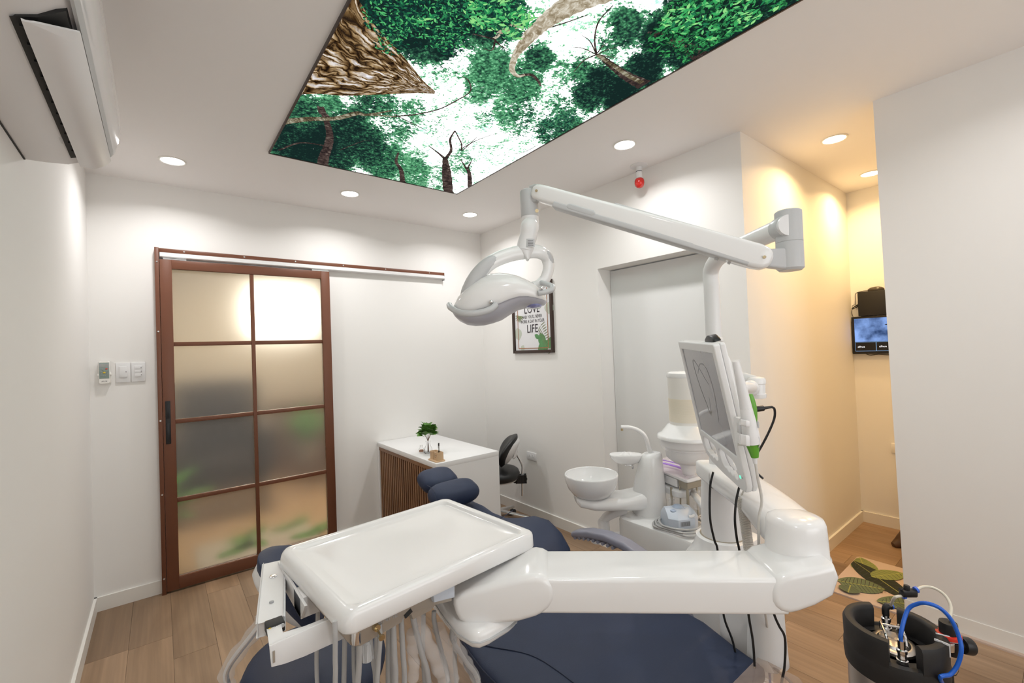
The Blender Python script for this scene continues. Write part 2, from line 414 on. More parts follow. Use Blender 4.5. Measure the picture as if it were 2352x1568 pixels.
BLEAF = mat('bright_leaf', (.10, .42, .04), .5, var=.3)
def potted(x, y, zb, n, Ls, lab, lab2):
    t = thing('potted_plant', lab, 'plant', (x, y, 0))
    obj('pot', lathe(B(), (x, y, zb), [(.001, 0), (.10, 0), (.13, .22), (.115, .22), (.10, .19), (.001, .19)], 24), mat('pot'+lab2, (.35, .33, .30), .6), t)
    b = B()
    for k in range(n):
        a = k*2.4; el_ = .3+.9*random.random()
        d = V((math.cos(a)*math.cos(el_), math.sin(a)*math.cos(el_), math.sin(el_)))
        leafpoly(b, V((x, y, zb+.2))+d*.05, d, EZ, Ls*(.7+.5*random.random()), Ls*.16)
    obj('foliage', b, BLEAF, t, kind='stuff')
potted(-.10, YB+.55, 0, 26, .42, 'leafy green plant seen blurred at the left of the frosted door', 'a')
potted(-.45, YB+2.2, 0, 22, .42, 'taller green plant behind the first, blurred by frosted glass', 'b')
potted(1.25, YB+1.7, .30, 14, .34, 'small green plant seen blurred through the right door panes', 'c')
rg = thing('doormat', 'green leaf doormat seen blurred at the foot of the frosted door', 'mat', (.55, YB+.45, 0))
obj('backing', box(B(), (.58, YB+.42, .006), (.80, .50, .010), .003), mat('mat_cream', (.62, .55, .46), .8), rg)
b = B()
for k in range(9):
    a = random.random()*6.3; leafpoly(b, (.30+.08*k, YB+.30+.24*(k % 2), .0125), (math.cos(a), math.sin(a), 0), EZ, .26, .07, 0)
for v in b.verts: v.co.z = min(v.co.z, .0135)
obj('leaf_print', b, mat('mat_leaf', (.10, .30, .05), .8, var=.5), rg, kind='stuff')
# the lobby lamp: big lit panel and two windows' worth of light
lw = thing('lit_window', 'brightly lit lobby window glowing through the upper right panes', 'window', (1.05, YB+2.74, 1.7))
obj('window_frame', bx(B(), .86, 1.66, YB+2.76, YB+2.80, 1.72, 2.34), BASEB, lw)
em = mat('window_glow', (1, .93, .78), 1, emit=7); obj('pane', bx(B(), .90, 1.62, YB+2.74, YB+2.762, 1.76, 2.30), em, lw, smooth=False)
def area(name, loc, size, power, col, rot=(0, 0, 0), spread=180, shape='DISK'):
    l = bpy.data.lights.new(name, 'AREA'); l.shape = shape; l.size = size; l.energy = power; l.color = col; l.spread = math.radians(spread)
    o = bpy.data.objects.new(name, l); o.location = loc; o.rotation_euler = rot; COL.objects.link(o); return o
area('lobby_lamp', (.8, YB+1.4, H-.03), .5, CORR_W*2.2, (1, .86, .66))
EMI = mat('downlight_glow', (1, .98, .94), 1, emit=14); EMIW = mat('warm_downlight_glow', (1, .90, .62), 1, emit=12)
dl = []
for i, (x, y, lb) in enumerate([(.08, 3.155, 'leftmost round downlight above the sliding door, beside the air conditioner'), (1.081, 3.155, 'round downlight above the door track, middle of the back row'), (2.07, 3.125, 'round downlight in the far ceiling corner above the desk'),
        (2.105, 1.561, 'round downlight in front of the red bulb'), (3.074, .827, 'larger-looking warm downlight at the hallway mouth'), (3.948, .859, 'farther warm downlight in the hallway, cut by the partition edge'),
        (.08, -.05, 'round downlight behind the viewer on the left'), (2.105, -.05, 'round downlight behind the viewer on the right')]):
    t = thing('downlight', lb, 'ceiling light', (x, y, H), 'recessed round downlights')
    obj('rim', lathe(B(), (x, y, H), [(.066, 0), (.066, -.004), (.060, -.006), (.055, -.004), (.055, 0)], 32), BASEB, t)
    obj('diffuser', lathe(B(), (x, y, H), [(.0545, -.001), (.0545, -.003), (.04, -.0045)], 32), EMIW if i in (4, 5) else EMI, t)
    area('downlight_lamp', (x, y, H-.012), .10, HALL_W if i in (4, 5) else DOWN_W, WARM if i in (4, 5) else COOL, spread=150)
area('hall_lamp', (3.5, -.5, H-.02), .10, HALL_W*.8, WARM, spread=150)

wr = thing('window_1', 'wide daylight window in the rear wall behind the viewer', 'window', (1.1, YN+.02, 1.0), kind='structure')
for x0, x1, z0, z1 in ((.0, .05, .9, 2.2), (2.15, 2.2, .9, 2.2), (.05, 2.15, .9, .95), (.05, 2.15, 2.15, 2.2), (1.08, 1.12, .95, 2.15)): obj('window_frame', bx(B(), x0, x1, YN, YN+.04, z0, z1), BASEB, wr, smooth=False)
obj('window_pane', bx(B(), .05, 2.15, YN, YN+.012, .95, 2.15), mat('daylight_pane', (.92, .96, 1), .3, emit=.8), wr, smooth=False)
area('window_daylight', (1.1, YN+.05, 1.55), 1.2, REAR_W, REAR_C, (math.radians(90), 0, 0), 180, 'RECTANGLE')
bpy.data.lights['window_daylight'].size = 2.1; bpy.data.lights['window_daylight'].size_y = 1.2
# ---------------- ceiling light panel with a printed forest ----------------
PC = [onz(*p, H) for p in ((620, 345), (1045, 442))]
PXa, PXb, PYb, PYa = .502, 1.705, 2.735, .30
pn = thing('ceiling_light_box', 'large backlit ceiling panel printed with a forest canopy seen from below', 'light panel', ((PXa+PXb)/2, (PYa+PYb)/2, H))
b = B(); e = .006
for x0, x1, y0, y1 in ((PXa-e, PXa, PYa-e, PYb+e), (PXb, PXb+e, PYa-e, PYb+e), (PXa, PXb, PYb, PYb+e), (PXa, PXb, PYa-e, PYa)): bx(b, x0, x1, y0, y1, H-.012, H)
obj('panel_frame', b, mat('frame_dark', (.05, .03, .025), .4), pn, smooth=False)
ZP = H-.008
# canopy density painted as soft blobs: (px, py, radius px, darkness, density)
blobs = [(870, 20, 90, .9, 1), (960, 50, 100, .9, 1), (1060, 20, 100, .85, 1), (1130, 30, 90, .8, 1), (1010, 95, 60, .8, .9), (1180, 60, 40, .6, .7), (900, 90, 50, .7, .9),
    (1130, 160, 75, .45, .85), (1200, 190, 65, .45, .8), (1100, 200, 55, .4, .7), (1240, 130, 45, .6, .85), (1170, 250, 60, .35, .7), (1290, 160, 40, .4, .6),
    (1440, 60, 60, .6, .85), (1520, 90, 70, .85, 1), (1600, 40, 90, .9, 1), (1700, 20, 110, .9, 1), (1790, 10, 80, .85, 1), (1560, 110, 60, .8, .9), (1640, 80, 60, .9, 1), (1400, 100, 40, .45, .6),
    (1380, 190, 55, .8, 1), (1430, 220, 60, .95, 1), (1480, 160, 55, .85, .95), (1500, 140, 40, .8, .9), (1340, 160, 45, .5, .7), (1350, 215, 50, .7, .9), (1300, 250, 55, .45, .6), (1450, 130, 50, .4, .5),
    (1110, 265, 40, .3, .5), (1200, 255, 50, .5, .6), (1300, 290, 50, .6, .75), (1260, 300, 45, .6, .7), (1200, 290, 40, .4, .5),
    (660, 320, 60, .8, 1), (700, 270, 60, .6, .9), (740, 330, 60, .95, 1), (800, 310, 70, .75, .95), (850, 340, 60, .7, .9), (700, 350, 60, .9, 1), (780, 365, 50, .7, .9), (880, 370, 60, .55, .85), (950, 400, 60, .4, .75),
    (760, 250, 50, .45, .8), (840, 240, 50, .6, .75), (880, 235, 50, .5, .7), (930, 300, 50, .4, .6), (900, 270, 45, .45, .6), (950, 250, 45, .4, .6), (1000, 290, 50, .3, .45), (690, 235, 30, .6, .9),
    (1060, 370, 50, .35, .55), (1010, 410, 40, .35, .6), (1000, 200, 30, .3, .5), (1060, 320, 50, .25, .4), (1140, 330, 40, .2, .35), (1050, 150, 30, .3, .5), (1010, 155, 40, .25, .45), (980, 130, 25, .5, .6), (1060, 230, 60, .2, .4), (1150, 380, 40, .1, .2), (1000, -90, 120, .8, 1), (1250, -110, 90, .6, .8), (1800, -90, 140, .8, 1), (1500, -60, 60, .4, .7)]
import numpy as np
hx = []
for (px, py, r, dk, de) in blobs:
    c = onz(px, py, H); c1 = onz(px+r, py, H); c2 = onz(px, py+r, H)
    m = np.array([[c1.x-c.x, c2.x-c.x], [c1.y-c.y, c2.y-c.y]]); hx.append((c.x, c.y, np.linalg.inv(m), dk, de))
NX, NY = 110, 220
gx, gy = np.meshgrid(np.linspace(PXa, PXb, NX), np.linspace(PYa, PYb, NY))
dens = np.zeros_like(gx)+.43; dark = np.zeros_like(gx)+.06
for cx, cy, mi, dk, de in hx:
    u = mi[0, 0]*(gx-cx)+mi[0, 1]*(gy-cy); v = mi[1, 0]*(gx-cx)+mi[1, 1]*(gy-cy)
    g = np.clip(1.25*np.exp(-(u*u+v*v)*1.1), 0, 1)
    dens = np.maximum(dens, g*de); dark = np.maximum(dark, g*dk)
me = bpy.data.meshes.new('printed_canopy')
vs = np.stack([gx-ORG[pn].x, gy-ORG[pn].y, np.full_like(gx, ZP-H)], -1).reshape(-1, 3)
fs = [(j*NX+i, (j+1)*NX+i, (j+1)*NX+i+1, j*NX+i+1) for j in range(NY-1) for i in range(NX-1)]
me.from_pydata(vs.tolist(), [], fs)
ca = me.color_attributes.new('canopy_map', 'FLOAT_COLOR', 'POINT')
ca.data.foreach_set('color', np.stack([dens, dark, dens*0, dens*0+1], -1).reshape(-1))
cm = bpy.data.materials.new('canopy_print'); cm.use_nodes = True; nt = cm.node_tree; L = nt.links; nt.nodes.clear()
def N(t, **k):
    n = nt.nodes.new(t)
    for a_, v_ in k.items(): setattr(n, a_, v_)
    return n
def mathn(op, a_, b_=None, clamp=False):
    n = N('ShaderNodeMath', operation=op); n.use_clamp = clamp
    for i_, q in enumerate((a_, b_)):
        if q is None: continue
        if isinstance(q, (int, float)): n.inputs[i_].default_value = q
        else: L.new(q, n.inputs[i_])
    return n.outputs[0]
def noise(s, det=4, rough=.6, dist=0):
    n = N('ShaderNodeTexNoise'); n.inputs['Scale'].default_value = s; n.inputs['Detail'].default_value = det; n.inputs['Roughness'].default_value = rough; n.inputs['Distortion'].default_value = dist
    L.new(tcn.outputs['Object'], n.inputs['Vector']); return n.outputs['Fac']
tcn = N('ShaderNodeTexCoord'); at_ = N('ShaderNodeAttribute', attribute_name='canopy_map'); sp = N('ShaderNodeSeparateColor'); L.new(at_.outputs['Color'], sp.inputs[0])
vor = N('ShaderNodeTexVoronoi'); vor.inputs['Scale'].default_value = 85
wv = N('ShaderNodeVectorMath', operation='ADD'); nc = N('ShaderNodeTexNoise'); nc.inputs['Scale'].default_value = 40
ns = N('ShaderNodeVectorMath', operation='SCALE'); ns.inputs[3].default_value = .02
L.new(tcn.outputs['Object'], nc.inputs['Vector']); L.new(nc.outputs['Color'], ns.inputs[0]); L.new(ns.outputs[0], wv.inputs[0]); L.new(tcn.outputs['Object'], wv.inputs[1]); L.new(wv.outputs[0], vor.inputs['Vector'])
n1 = noise(9, 5, .65, .5); n2 = noise(46, 4, .7); n3 = noise(120, 2, .6)
s_ = mathn('ADD', mathn('MULTIPLY', n1, .75), mathn('MULTIPLY', n2, .75))
s_ = mathn('ADD', s_, mathn('MULTIPLY', n3, .45)); s_ = mathn('ADD', s_, mathn('MULTIPLY', vor.outputs['Distance'], -.25))
# foliage where density beats the noise
cov = mathn('SUBTRACT', mathn('ADD', mathn('MULTIPLY', sp.outputs[0], .85), s_), 1.28)
mask = N('ShaderNodeMapRange'); mask.inputs[1].default_value = -.06; mask.inputs[2].default_value = .05; L.new(cov, mask.inputs[0])
dk = mathn('ADD', mathn('MULTIPLY', sp.outputs[1], 1.15), mathn('MULTIPLY', mathn('SUBTRACT', n2, .5), 1.5))
dk = mathn('ADD', dk, mathn('MULTIPLY', mathn('SUBTRACT', vor.outputs['Distance'], .4), .5), True)
rp = N('ShaderNodeValToRGB'); cr = rp.color_ramp
cr.elements[0].position = 0; cr.elements[0].color = (.45, .82, .60, 1); cr.elements[1].position = 1; cr.elements[1].color = (.006, .018, .016, 1)
for p_, c_ in ((.25, (.20, .52, .27, 1)), (.45, (.07, .27, .13, 1)), (.62, (.035, .15, .07, 1)), (.8, (.014, .05, .035, 1))):
    e_ = cr.elements.new(p_); e_.color = c_
L.new(dk, rp.inputs[0])
sk = N('ShaderNodeValToRGB'); sk.color_ramp.elements[0].position = .36; sk.color_ramp.elements[0].color = (.15, .28, .23, 1); sk.color_ramp.elements[1].position = .50; sk.color_ramp.elements[1].color = (.97, 1.0, 1.0, 1)
L.new(noise(11, 8, .72), sk.inputs[0])
mx = N('ShaderNodeMix', data_type='RGBA'); L.new(mask.outputs[0], mx.inputs[0]); L.new(sk.outputs[0], mx.inputs[6]); L.new(rp.outputs[0], mx.inputs[7])
emn = N('ShaderNodeEmission'); L.new(mx.outputs[2], emn.inputs[0])
lum = mathn('ADD', mathn('MULTIPLY', mathn('SUBTRACT', 1, mask.outputs[0]), SKY_E-1.25), 1.25); L.new(lum, emn.inputs[1])
out = N('ShaderNodeOutputMaterial'); L.new(emn.outputs[0], out.inputs[0])
me.materials.append(cm); o = bpy.data.objects.new('printed_canopy', me); COL.objects.link(o); o.parent = pn; ORG[o] = ORG[pn]

def emat(name, stops, sx, sy, strength=1.1, detail=6, dist=1.0):
    m = bpy.data.materials.new(name); m.use_nodes = True; nt = m.node_tree; nt.nodes.clear(); L = nt.links
    u = nt.nodes.new('ShaderNodeUVMap'); mp = nt.nodes.new('ShaderNodeMapping'); mp.inputs['Scale'].default_value = (sx, sy, 1)
    n = nt.nodes.new('ShaderNodeTexNoise'); n.inputs['Scale'].default_value = 1; n.inputs['Detail'].default_value = detail; n.inputs['Distortion'].default_value = dist; n.inputs['Roughness'].default_value = .65
    r = nt.nodes.new('ShaderNodeValToRGB'); r.color_ramp.elements[0].position = stops[0][0]; r.color_ramp.elements[0].color = (*stops[0][1], 1)
    r.color_ramp.elements[1].position = stops[-1][0]; r.color_ramp.elements[1].color = (*stops[-1][1], 1)
    for p_, c_ in stops[1:-1]: e_ = r.color_ramp.elements.new(p_); e_.color = (*c_, 1)
    em_ = nt.nodes.new('ShaderNodeEmission'); em_.inputs[1].default_value = strength; o_ = nt.nodes.new('ShaderNodeOutputMaterial')
    L.new(u.outputs[0], mp.inputs[0]); L.new(mp.outputs[0], n.inputs[0]); L.new(n.outputs[0], r.inputs[0]); L.new(r.outputs[0], em_.inputs[0]); L.new(em_.outputs[0], o_.inputs[0])
    return m
BARK_ = emat('bark_print', [(.36, (.02, .012, .006)), (.44, (.20, .12, .05)), (.50, (.46, .36, .24)), (.60, (.66, .62, .56)), (.68, (.75, .74, .76))], 3.2, 26, 1.05)
BARK2 = emat('pale_bark_print', [(.35, (.22, .17, .10)), (.5, (.42, .36, .26)), (.65, (.72, .68, .58))], 6, 9, 1.1)
BARK3 = emat('dark_bark_print', [(.38, (.02, .015, .015)), (.55, (.07, .045, .04)), (.72, (.22, .18, .15))], 8, 5, 1.0)
BARK4 = emat('mossy_bark_print', [(.36, (.03, .025, .02)), (.5, (.14, .11, .06)), (.64, (.42, .40, .30))], 9, 4, 1.0)
def barkmat():
    m = bpy.data.materials.new('cracked_bark_print'); m.use_nodes = True; nt = m.node_tree; nt.nodes.clear(); L = nt.links; nn = nt.nodes.new
    u = nn('ShaderNodeUVMap'); n = nn('ShaderNodeTexNoise'); n.inputs['Scale'].default_value = 7; n.inputs['Detail'].default_value = 4
    sc = nn('ShaderNodeVectorMath'); sc.operation = 'SCALE'; sc.inputs[3].default_value = .16; ad = nn('ShaderNodeVectorMath'); ad.operation = 'ADD'
    L.new(u.outputs[0], n.inputs[0]); L.new(n.outputs['Color'], sc.inputs[0]); L.new(sc.outputs[0], ad.inputs[0]); L.new(u.outputs[0], ad.inputs[1])
    mp = nn('ShaderNodeMapping'); mp.inputs['Scale'].default_value = (3.6, 19, 1); L.new(ad.outputs[0], mp.inputs[0])
    v = nn('ShaderNodeTexVoronoi'); v.feature = 'DISTANCE_TO_EDGE'; v.inputs['Scale'].default_value = 1; L.new(mp.outputs[0], v.inputs['Vector'])
    r = nn('ShaderNodeValToRGB'); cr = r.color_ramp; cr.elements[0].position = .01; cr.elements[0].color = (.018, .010, .006, 1); cr.elements[1].position = .42; cr.elements[1].color = (.66, .66, .72, 1)
    for p_, c_ in ((.07, (.13, .075, .03, 1)), (.15, (.36, .25, .13, 1)), (.26, (.55, .49, .42, 1))): e_ = cr.elements.new(p_); e_.color = c_
    L.new(v.outputs['Distance'], r.inputs[0])
    mp2 = nn('ShaderNodeMapping'); mp2.inputs['Scale'].default_value = (9, 30, 1); L.new(ad.outputs[0], mp2.inputs[0])
    n2 = nn('ShaderNodeTexNoise'); n2.inputs['Scale'].default_value = 1; n2.inputs['Detail'].default_value = 5; L.new(mp2.outputs[0], n2.inputs[0])
    r2 = nn('ShaderNodeValToRGB'); r2.color_ramp.elements[0].position = .36; r2.color_ramp.elements[0].color = (.30, .22, .14, 1); r2.color_ramp.elements[1].position = .56; r2.color_ramp.elements[1].color = (1.1, 1.1, 1.1, 1); L.new(n2.outputs[0], r2.inputs[0])
    mx = nn('ShaderNodeMix'); mx.data_type = 'RGBA'; mx.blend_type = 'MULTIPLY'; mx.inputs[0].default_value = .9; L.new(r.outputs[0], mx.inputs[6]); L.new(r2.outputs[0], mx.inputs[7])
    e = nn('ShaderNodeEmission'); e.inputs[1].default_value = 1.25; o_ = nn('ShaderNodeOutputMaterial'); L.new(mx.outputs[2], e.inputs[0]); L.new(e.outputs[0], o_.inputs[0]); return m
BARK = barkmat()
def clipx(p): return V((min(max(p.x, PXa+.001), PXb-.001), min(max(p.y, PYa+.001), PYb-.001), p.z))
def ribbon(b, pts, wd, z, uvl, sub=8):
    "flat tapering band along pixel path, with lengthwise uv"
    P = cat([onz(x, y, z) for x, y in pts], sub); n = len(P); W2 = cat([V((q, 0, 0)) for q in wd], sub)
    prev = None; s_ = 0
    for i, p in enumerate(P):
        d = (P[min(i+1, n-1)]-P[max(i-1, 0)]); d.z = 0; d.normalize(); q = V((-d.y, d.x, 0)); ww = max(W2[min(i, len(W2)-1)].x, .0008)
        if i: s_ += (p-P[i-1]).length
        jit = 1+.06*math.sin(i*2.3)
        a = b.verts.new(clipx(p+q*ww*jit)); c = b.verts.new(clipx(p-q*ww*jit))
        if prev:
            f = b.faces.new((prev[0], prev[1], c, a))
            for lp, (uu, vv) in zip(f.loops, ((ps, 0), (ps, ww*2), (s_, ww*2), (s_, 0))): lp[uvl].uv = (uu*5, vv*5)
        prev = (a, c); ps = s_
def printed(nm, m, items, z):
    for i, (pts, wd) in enumerate(items):
        b = B(); uvl = b.loops.layers.uv.new('UVMap'); ribbon(b, pts, wd, z-.00002*(i % 12), uvl); obj(nm, b, m, pn, smooth=False)
def wpx(px, py, r, z=H):  # half width in metres of r pixels here
    return (onz(px+r, py, z)-onz(px, py, z)).length*.8
printed('printed_branch', BARK3, [
    ([(740, 420), (742, 370), (755, 330), (756, 300), (738, 245)], [.045, .030, .022, .016, .012]),
    ([(1030, 450), (1026, 400), (1022, 362)], [.036, .030, .014]),
    ([(1024, 366), (1005, 350), (985, 335)], [.012, .006, .003]), ([(1024, 364), (1036, 345), (1034, 320), (1045, 300)], [.012, .008, .006, .004]),
    ([(1080, 440), (1078, 400), (1072, 385)], [.018, .013, .009]), ([(1072, 388), (1058, 366)], [.008, .002]), ([(1073, 388), (1084, 368)], [.008, .002]),
    ([(925, 420), (921, 390), (910, 372), (915, 350)], [.018, .013, .009, .005]),
    ([(900, 268), (960, 262), (1010, 250), (1050, 230), (1080, 210), (1076, 185), (1060, 175)], [.006, .005, .004, .004, .003, .003, .002]),
    ([(905, 262), (940, 280), (980, 300)], [.003, .003, .002]), ([(1045, 300), (1060, 330), (1062, 345), (1095, 315)], [.003, .004, .004, .002]), ([(1062, 340), (1100, 320), (1150, 305), (1190, 307)], [.004, .003, .002, .001]),
    ([(1190, 174), (1220, 172), (1236, 186), (1242, 198)], [.010, .008, .006, .004]),
    ([(1370, 125), (1366, 90), (1375, 50), (1408, 12)], [.004, .003, .003, .002]), ([(1370, 125), (1340, 140), (1318, 165)], [.004, .003, .002]), ([(1370, 125), (1335, 110), (1300, 108)], [.003, .002, .001]),
    ([(1370, 125), (1400, 130), (1425, 135)], [.004, .002, .001]), ([(1370, 125), (1355, 95), (1335, 80)], [.003, .002, .001]), ([(1372, 122), (1385, 105), (1400, 95)], [.003, .002, .001]), ([(1372, 125), (1400, 112), (1420, 110)], [.003, .002, .001]),
    ([(1232, 72), (1290, 55), (1350, 34)], [.003, .003, .002]), ([(1140, 357), (1200, 350), (1240, 330)], [.002, .003, .002]), ([(1135, 90), (1095, 80), (1085, 78)], [.004, .003, .001]), ([(1135, 90), (1150, 105), (1170, 115)], [.004, .003, .001]), ([(1137, 95), (1130, 115), (1110, 112)], [.004, .003, .001]),
    ([(760, 275), (748, 262), (735, 260), (730, 243)], [.008, .007, .005, .004]), ([(780, 345), (830, 325), (850, 322)], [.003, .002, .001]), ([(640, 345), (690, 328), (750, 335)], [.006, .006, .006]),
    ([(1480, 195), (1440, 175), (1405, 150), (1378, 128)], [.034, .024, .016, .010]), ([(1610, 130), (1570, 105), (1520, 82), (1490, 72)], [.030, .024, .016, .010])], ZP-.0006)
printed('printed_limb', BARK4, [([(615, 285), (700, 274), (770, 272), (820, 260), (840, 264), (900, 254)], [.024, .020, .016, .016, .010, .005]), ([(835, 263), (870, 265), (910, 268)], [.010, .007, .005]), ([(1475, 190), (1440, 172), (1400, 145), (1372, 126)], [.012, .010, .008, .008])], ZP-.0010)
printed('printed_pale_trunk', BARK2, [([(1640, -190), (1530, -110), (1420, -45), (1330, 0), (1260, 45), (1225, 75), (1200, 105), (1183, 130), (1176, 160), (1190, 175), (1206, 172)], [.11, .095, .075, .052, .036, .030, .022, .014, .012, .008, .005]), ([(1200, 55), (1160, 68), (1135, 88)], [.016, .012, .008])], ZP-.0010)
# the great trunk: outline in its own perspective, uv runs from tip to base
b = B(); uvl = b.loops.layers.uv.new('UVMap'); tip = (1000, 214)
up_ = [(1000, 210), (972, 185), (940, 145), (900, 100), (862, 60), (830, 10), (800, -40)]
dn_ = [(998, 216), (960, 214), (900, 216), (850, 218), (790, 220), (740, 216), (690, 216), (640, 212)]
def samp(pl, t):
    P_ = cat([V((x, y, 0)) for x, y in pl], 8); f = t*(len(P_)-1); i = min(int(f), len(P_)-2); return P_[i].lerp(P_[i+1], f-i)
NS, NT = 26, 10; grid = []
for i in range(NS+1):
    a = samp(up_, i/NS); c = samp(dn_, i/NS); row = []
    for j in range(NT+1):
        q = a.lerp(c, j/NT); row.append((b.verts.new(clipx(onz(q.x, q.y, ZP-.0012))), (2.2*math.log(1+8*i/NS)/2.2, j/NT)))
    grid.append(row)
for i in range(NS):
    for j in range(NT):
        q = (grid[i][j], grid[i+1][j], grid[i+1][j+1], grid[i][j+1]); f = b.faces.new([v[0] for v in q])
        for lp, v in zip(f.loops, q): lp[uvl].uv = v[1]
obj('printed_trunk', b, BARK, pn, smooth=False)
# individual leaves of the nearest boughs
def leaves(nm, cols, regs, z, L0, n, st=1.0):
    b = B(); ms = []
    for i_, c_ in enumerate(cols):
        m_ = bpy.data.materials.new(nm+str(i_)); m_.use_nodes = True; t_ = m_.node_tree; t_.nodes.clear(); e_ = t_.nodes.new('ShaderNodeEmission'); o_ = t_.nodes.new('ShaderNodeOutputMaterial')
        e_.inputs[0].default_value = (*c_, 1); e_.inputs[1].default_value = st; t_.links.new(e_.outputs[0], o_.inputs[0]); ms.append(m_)
    for px, py, r, k in regs:
        for _ in range(k):
            a = random.random()*2*PI; q = r*math.sqrt(random.random()); x, y = px+q*math.cos(a), py+q*math.sin(a)*.8
            c = onz(x, y, z - random.random()*.0004)
            if not (PXa+.02 < c.x < PXb-.02 and PYa+.02 < c.y < PYb-.02): continue
            t = random.random()*2*PI; d = V((math.cos(t), math.sin(t), 0)); s_ = V((-d.y, d.x, 0)); l = L0*(.6+.7*random.random()); ww = l*random.choice((.28, .36, .42))
            poly(b, [c-d*l, c-d*l*.4+s_*ww*.8, c+d*l*.2+s_*ww, c+d*l, c+d*l*.2-s_*ww, c-d*l*.4-s_*ww*.8], random.randrange(len(cols)))
    return obj(nm, b, ms, pn, smooth=False, kind='stuff')
leaves('printed_leaves', [(.008, .03, .03), (.006, .05, .035), (.012, .10, .05), (.03, .24, .09), (.10, .50, .16)], [(900, 30, 70, 420), (990, 45, 80, 500), (1080, 20, 80, 500), (1030, 90, 45, 190), (900, 95, 40, 120), (1160, 40, 60, 320)], ZP-.0016, .0085, 0)
leaves('printed_bright_leaves', [(.05, .42, .12), (.16, .60, .20), (.30, .75, .25), (.02, .20, .08)], [(1120, 25, 55, 110), (1200, 40, 30, 60), (1180, 75, 22, 26), (985, 50, 20, 20), (1630, 40, 70, 90), (1560, 50, 40, 60), (1740, 25, 60, 70)], ZP-.0021, .013, 0)
leaves('printed_dark_leaves', [(.006, .02, .015), (.008, .045, .022), (.015, .11, .04), (.03, .22, .07), (.05, .35, .10)], [(1600, 60, 90, 560), (1720, 20, 100, 600), (1530, 90, 50, 220), (1640, 110, 40, 130), (1680, 70, 60, 240), (1580, 120, 30, 80)], ZP-.0016, .012, 0)
leaves('printed_far_leaves', [(.02, .12, .07), (.01, .06, .05), (.05, .25, .13), (.10, .36, .18)], [(1290, 290, 45, 200), (1230, 290, 40, 140), (1180, 285, 40, 90), (1120, 270, 22, 60), (1270, 260, 40, 60), (1330, 270, 30, 90)], ZP-.0016, .008, 0)
# ================= wall things and desk =================
# air conditioner on the left wall
AY0, AY1, AZ = 1.135, 2.044, 2.106
ac = thing('air_conditioner', 'white wall-mounted split air conditioner high on the left wall', 'air conditioner', (XL, (AY0+AY1)/2, AZ))
prof = [(0, 0), (.05, .001), (.10, .006), (.150, .028), (.176, .050), (.190, .058), (.205, .075), (.216, .11), (.222, .16), (.221, .22), (.212, .268), (.19, .28), (0, .285)]
P_ = lambda y, k=1.0, dz=0: [V((XL+x, y, AZ+z+dz)) for x, z in prof]
b = B(); loft(b, [P_(AY0), P_(AY0+.01), P_(AY1-.01), P_(AY1)])
obj('body', b, ACW, ac, sharp=32)
def acp(x, z): return V((XL+x, 0, AZ+z))
b = B()
fr = [(.206, .060), (.215, .070), (.2265, .11), (.2325, .16), (.2315, .22), (.222, .274), (.214, .274), (.213, .12), (.203, .075)]
loft(b, [[V((XL+x, y, AZ+z)) for x, z in fr] for y in (AY0-.001, AY1+.001)]); obj('front_panel', b, ACWG, ac, sharp=50)
b = B(); loft(b, [[V((XL+x, y, AZ+z)) for x, z in [(.200, .0545), (.206, .0540), (.214, .0655), (.208, .068)]] for y in (AY0+.004, AY1-.004)]); obj('front_seam', b, LGREY, ac)
# outlet cavity and louvre
b = B(); loft(b, [[V((XL+x, y, AZ+z)) for x, z in [(.118, .011), (.113, .008), (.150, .022), (.190, .052), (.192, .060), (.13, .03)]] for y in (AY0+.096, AY1-.06)]); obj('air_outlet', b, DARK, ac, smooth=False)
b = B(); y0, y1 = AY0+.10, AY1-.005
q = [(.129, .003), (.165, .003), (.190, .018), (.207, .040), (.205, .044), (.188, .023), (.163, .008), (.128, .008)]
q0_ = [(.129, .005), (.135, .005), (.141, .006), (.147, .008), (.146, .012), (.140, .010), (.134, .009), (.128, .010)]
loft(b, [[V((XL+x, y, AZ+z)) for x, z in qq] for y, qq in ((AY0+.094, q0_), (AY0+.140, q), (AY1-.10, q), (y1, q))]); obj('louvre', b, ACW, ac, sharp=50)
for k in range(11):
    y = AY0+.12+k*.066
    obj('vane', box(B(), (XL+.131, y, AZ+.011), (.018, .0015, .008)), BLACK, ac, smooth=False)
obj('wall_bracket', bx(B(), XL, XL+.004, AY0+.01, AY1-.004, AZ-.003, AZ+.26), DARK, ac)
text('inverter', .020, (XL+.2318, AY0+.16, AZ+.175), EY, V((-.03, 0, 1)).normalized(), MGREY, ac, 'lettering', align='LEFT')
text('========', .010, (XL+.1045, 1.86, AZ+.0055), V((0, -1, 0)), V((.98, 0, .12)).normalized(), MGREY, ac, 'fine_print')
b = B(); ex_, ey_ = V((0, -1, 0)), V((.99, 0, .10)).normalized(); c = V((XL+.07, AY0+.075, AZ+.0015)); nrm = V((0, 0, -1))
def acq(pts, m, nm): 
    b = B(); prism(b, [c+ex_*x+ey_*y for x, y in pts], nrm, .0008); return obj(nm, b, m, ac, smooth=False)
acq([(-.016, -.02), (.016, -.02), (0, .008)], MATS['dark_slot'], 'warning_mark'); c = c+nrm*.0006; acq([(-.011, -.017), (.011, -.017), (0, .003)], mat('warning_yellow', (.8, .5, .02), .5), 'warning_fill')
c = V((XL+.075, AY0+.115, AZ+.002))
for k in range(4):
    c = V((XL+.062, AY0+.105+.022*k, AZ+.002)); acq([(-.008, -.010), (.008, -.010), (.008, -.008), (-.008, -.008)], INK, 'pictogram'); acq([(-.004, -.006), (.004, -.004), (.006, .008), (-.005, .006)], MGREY, 'pictogram')

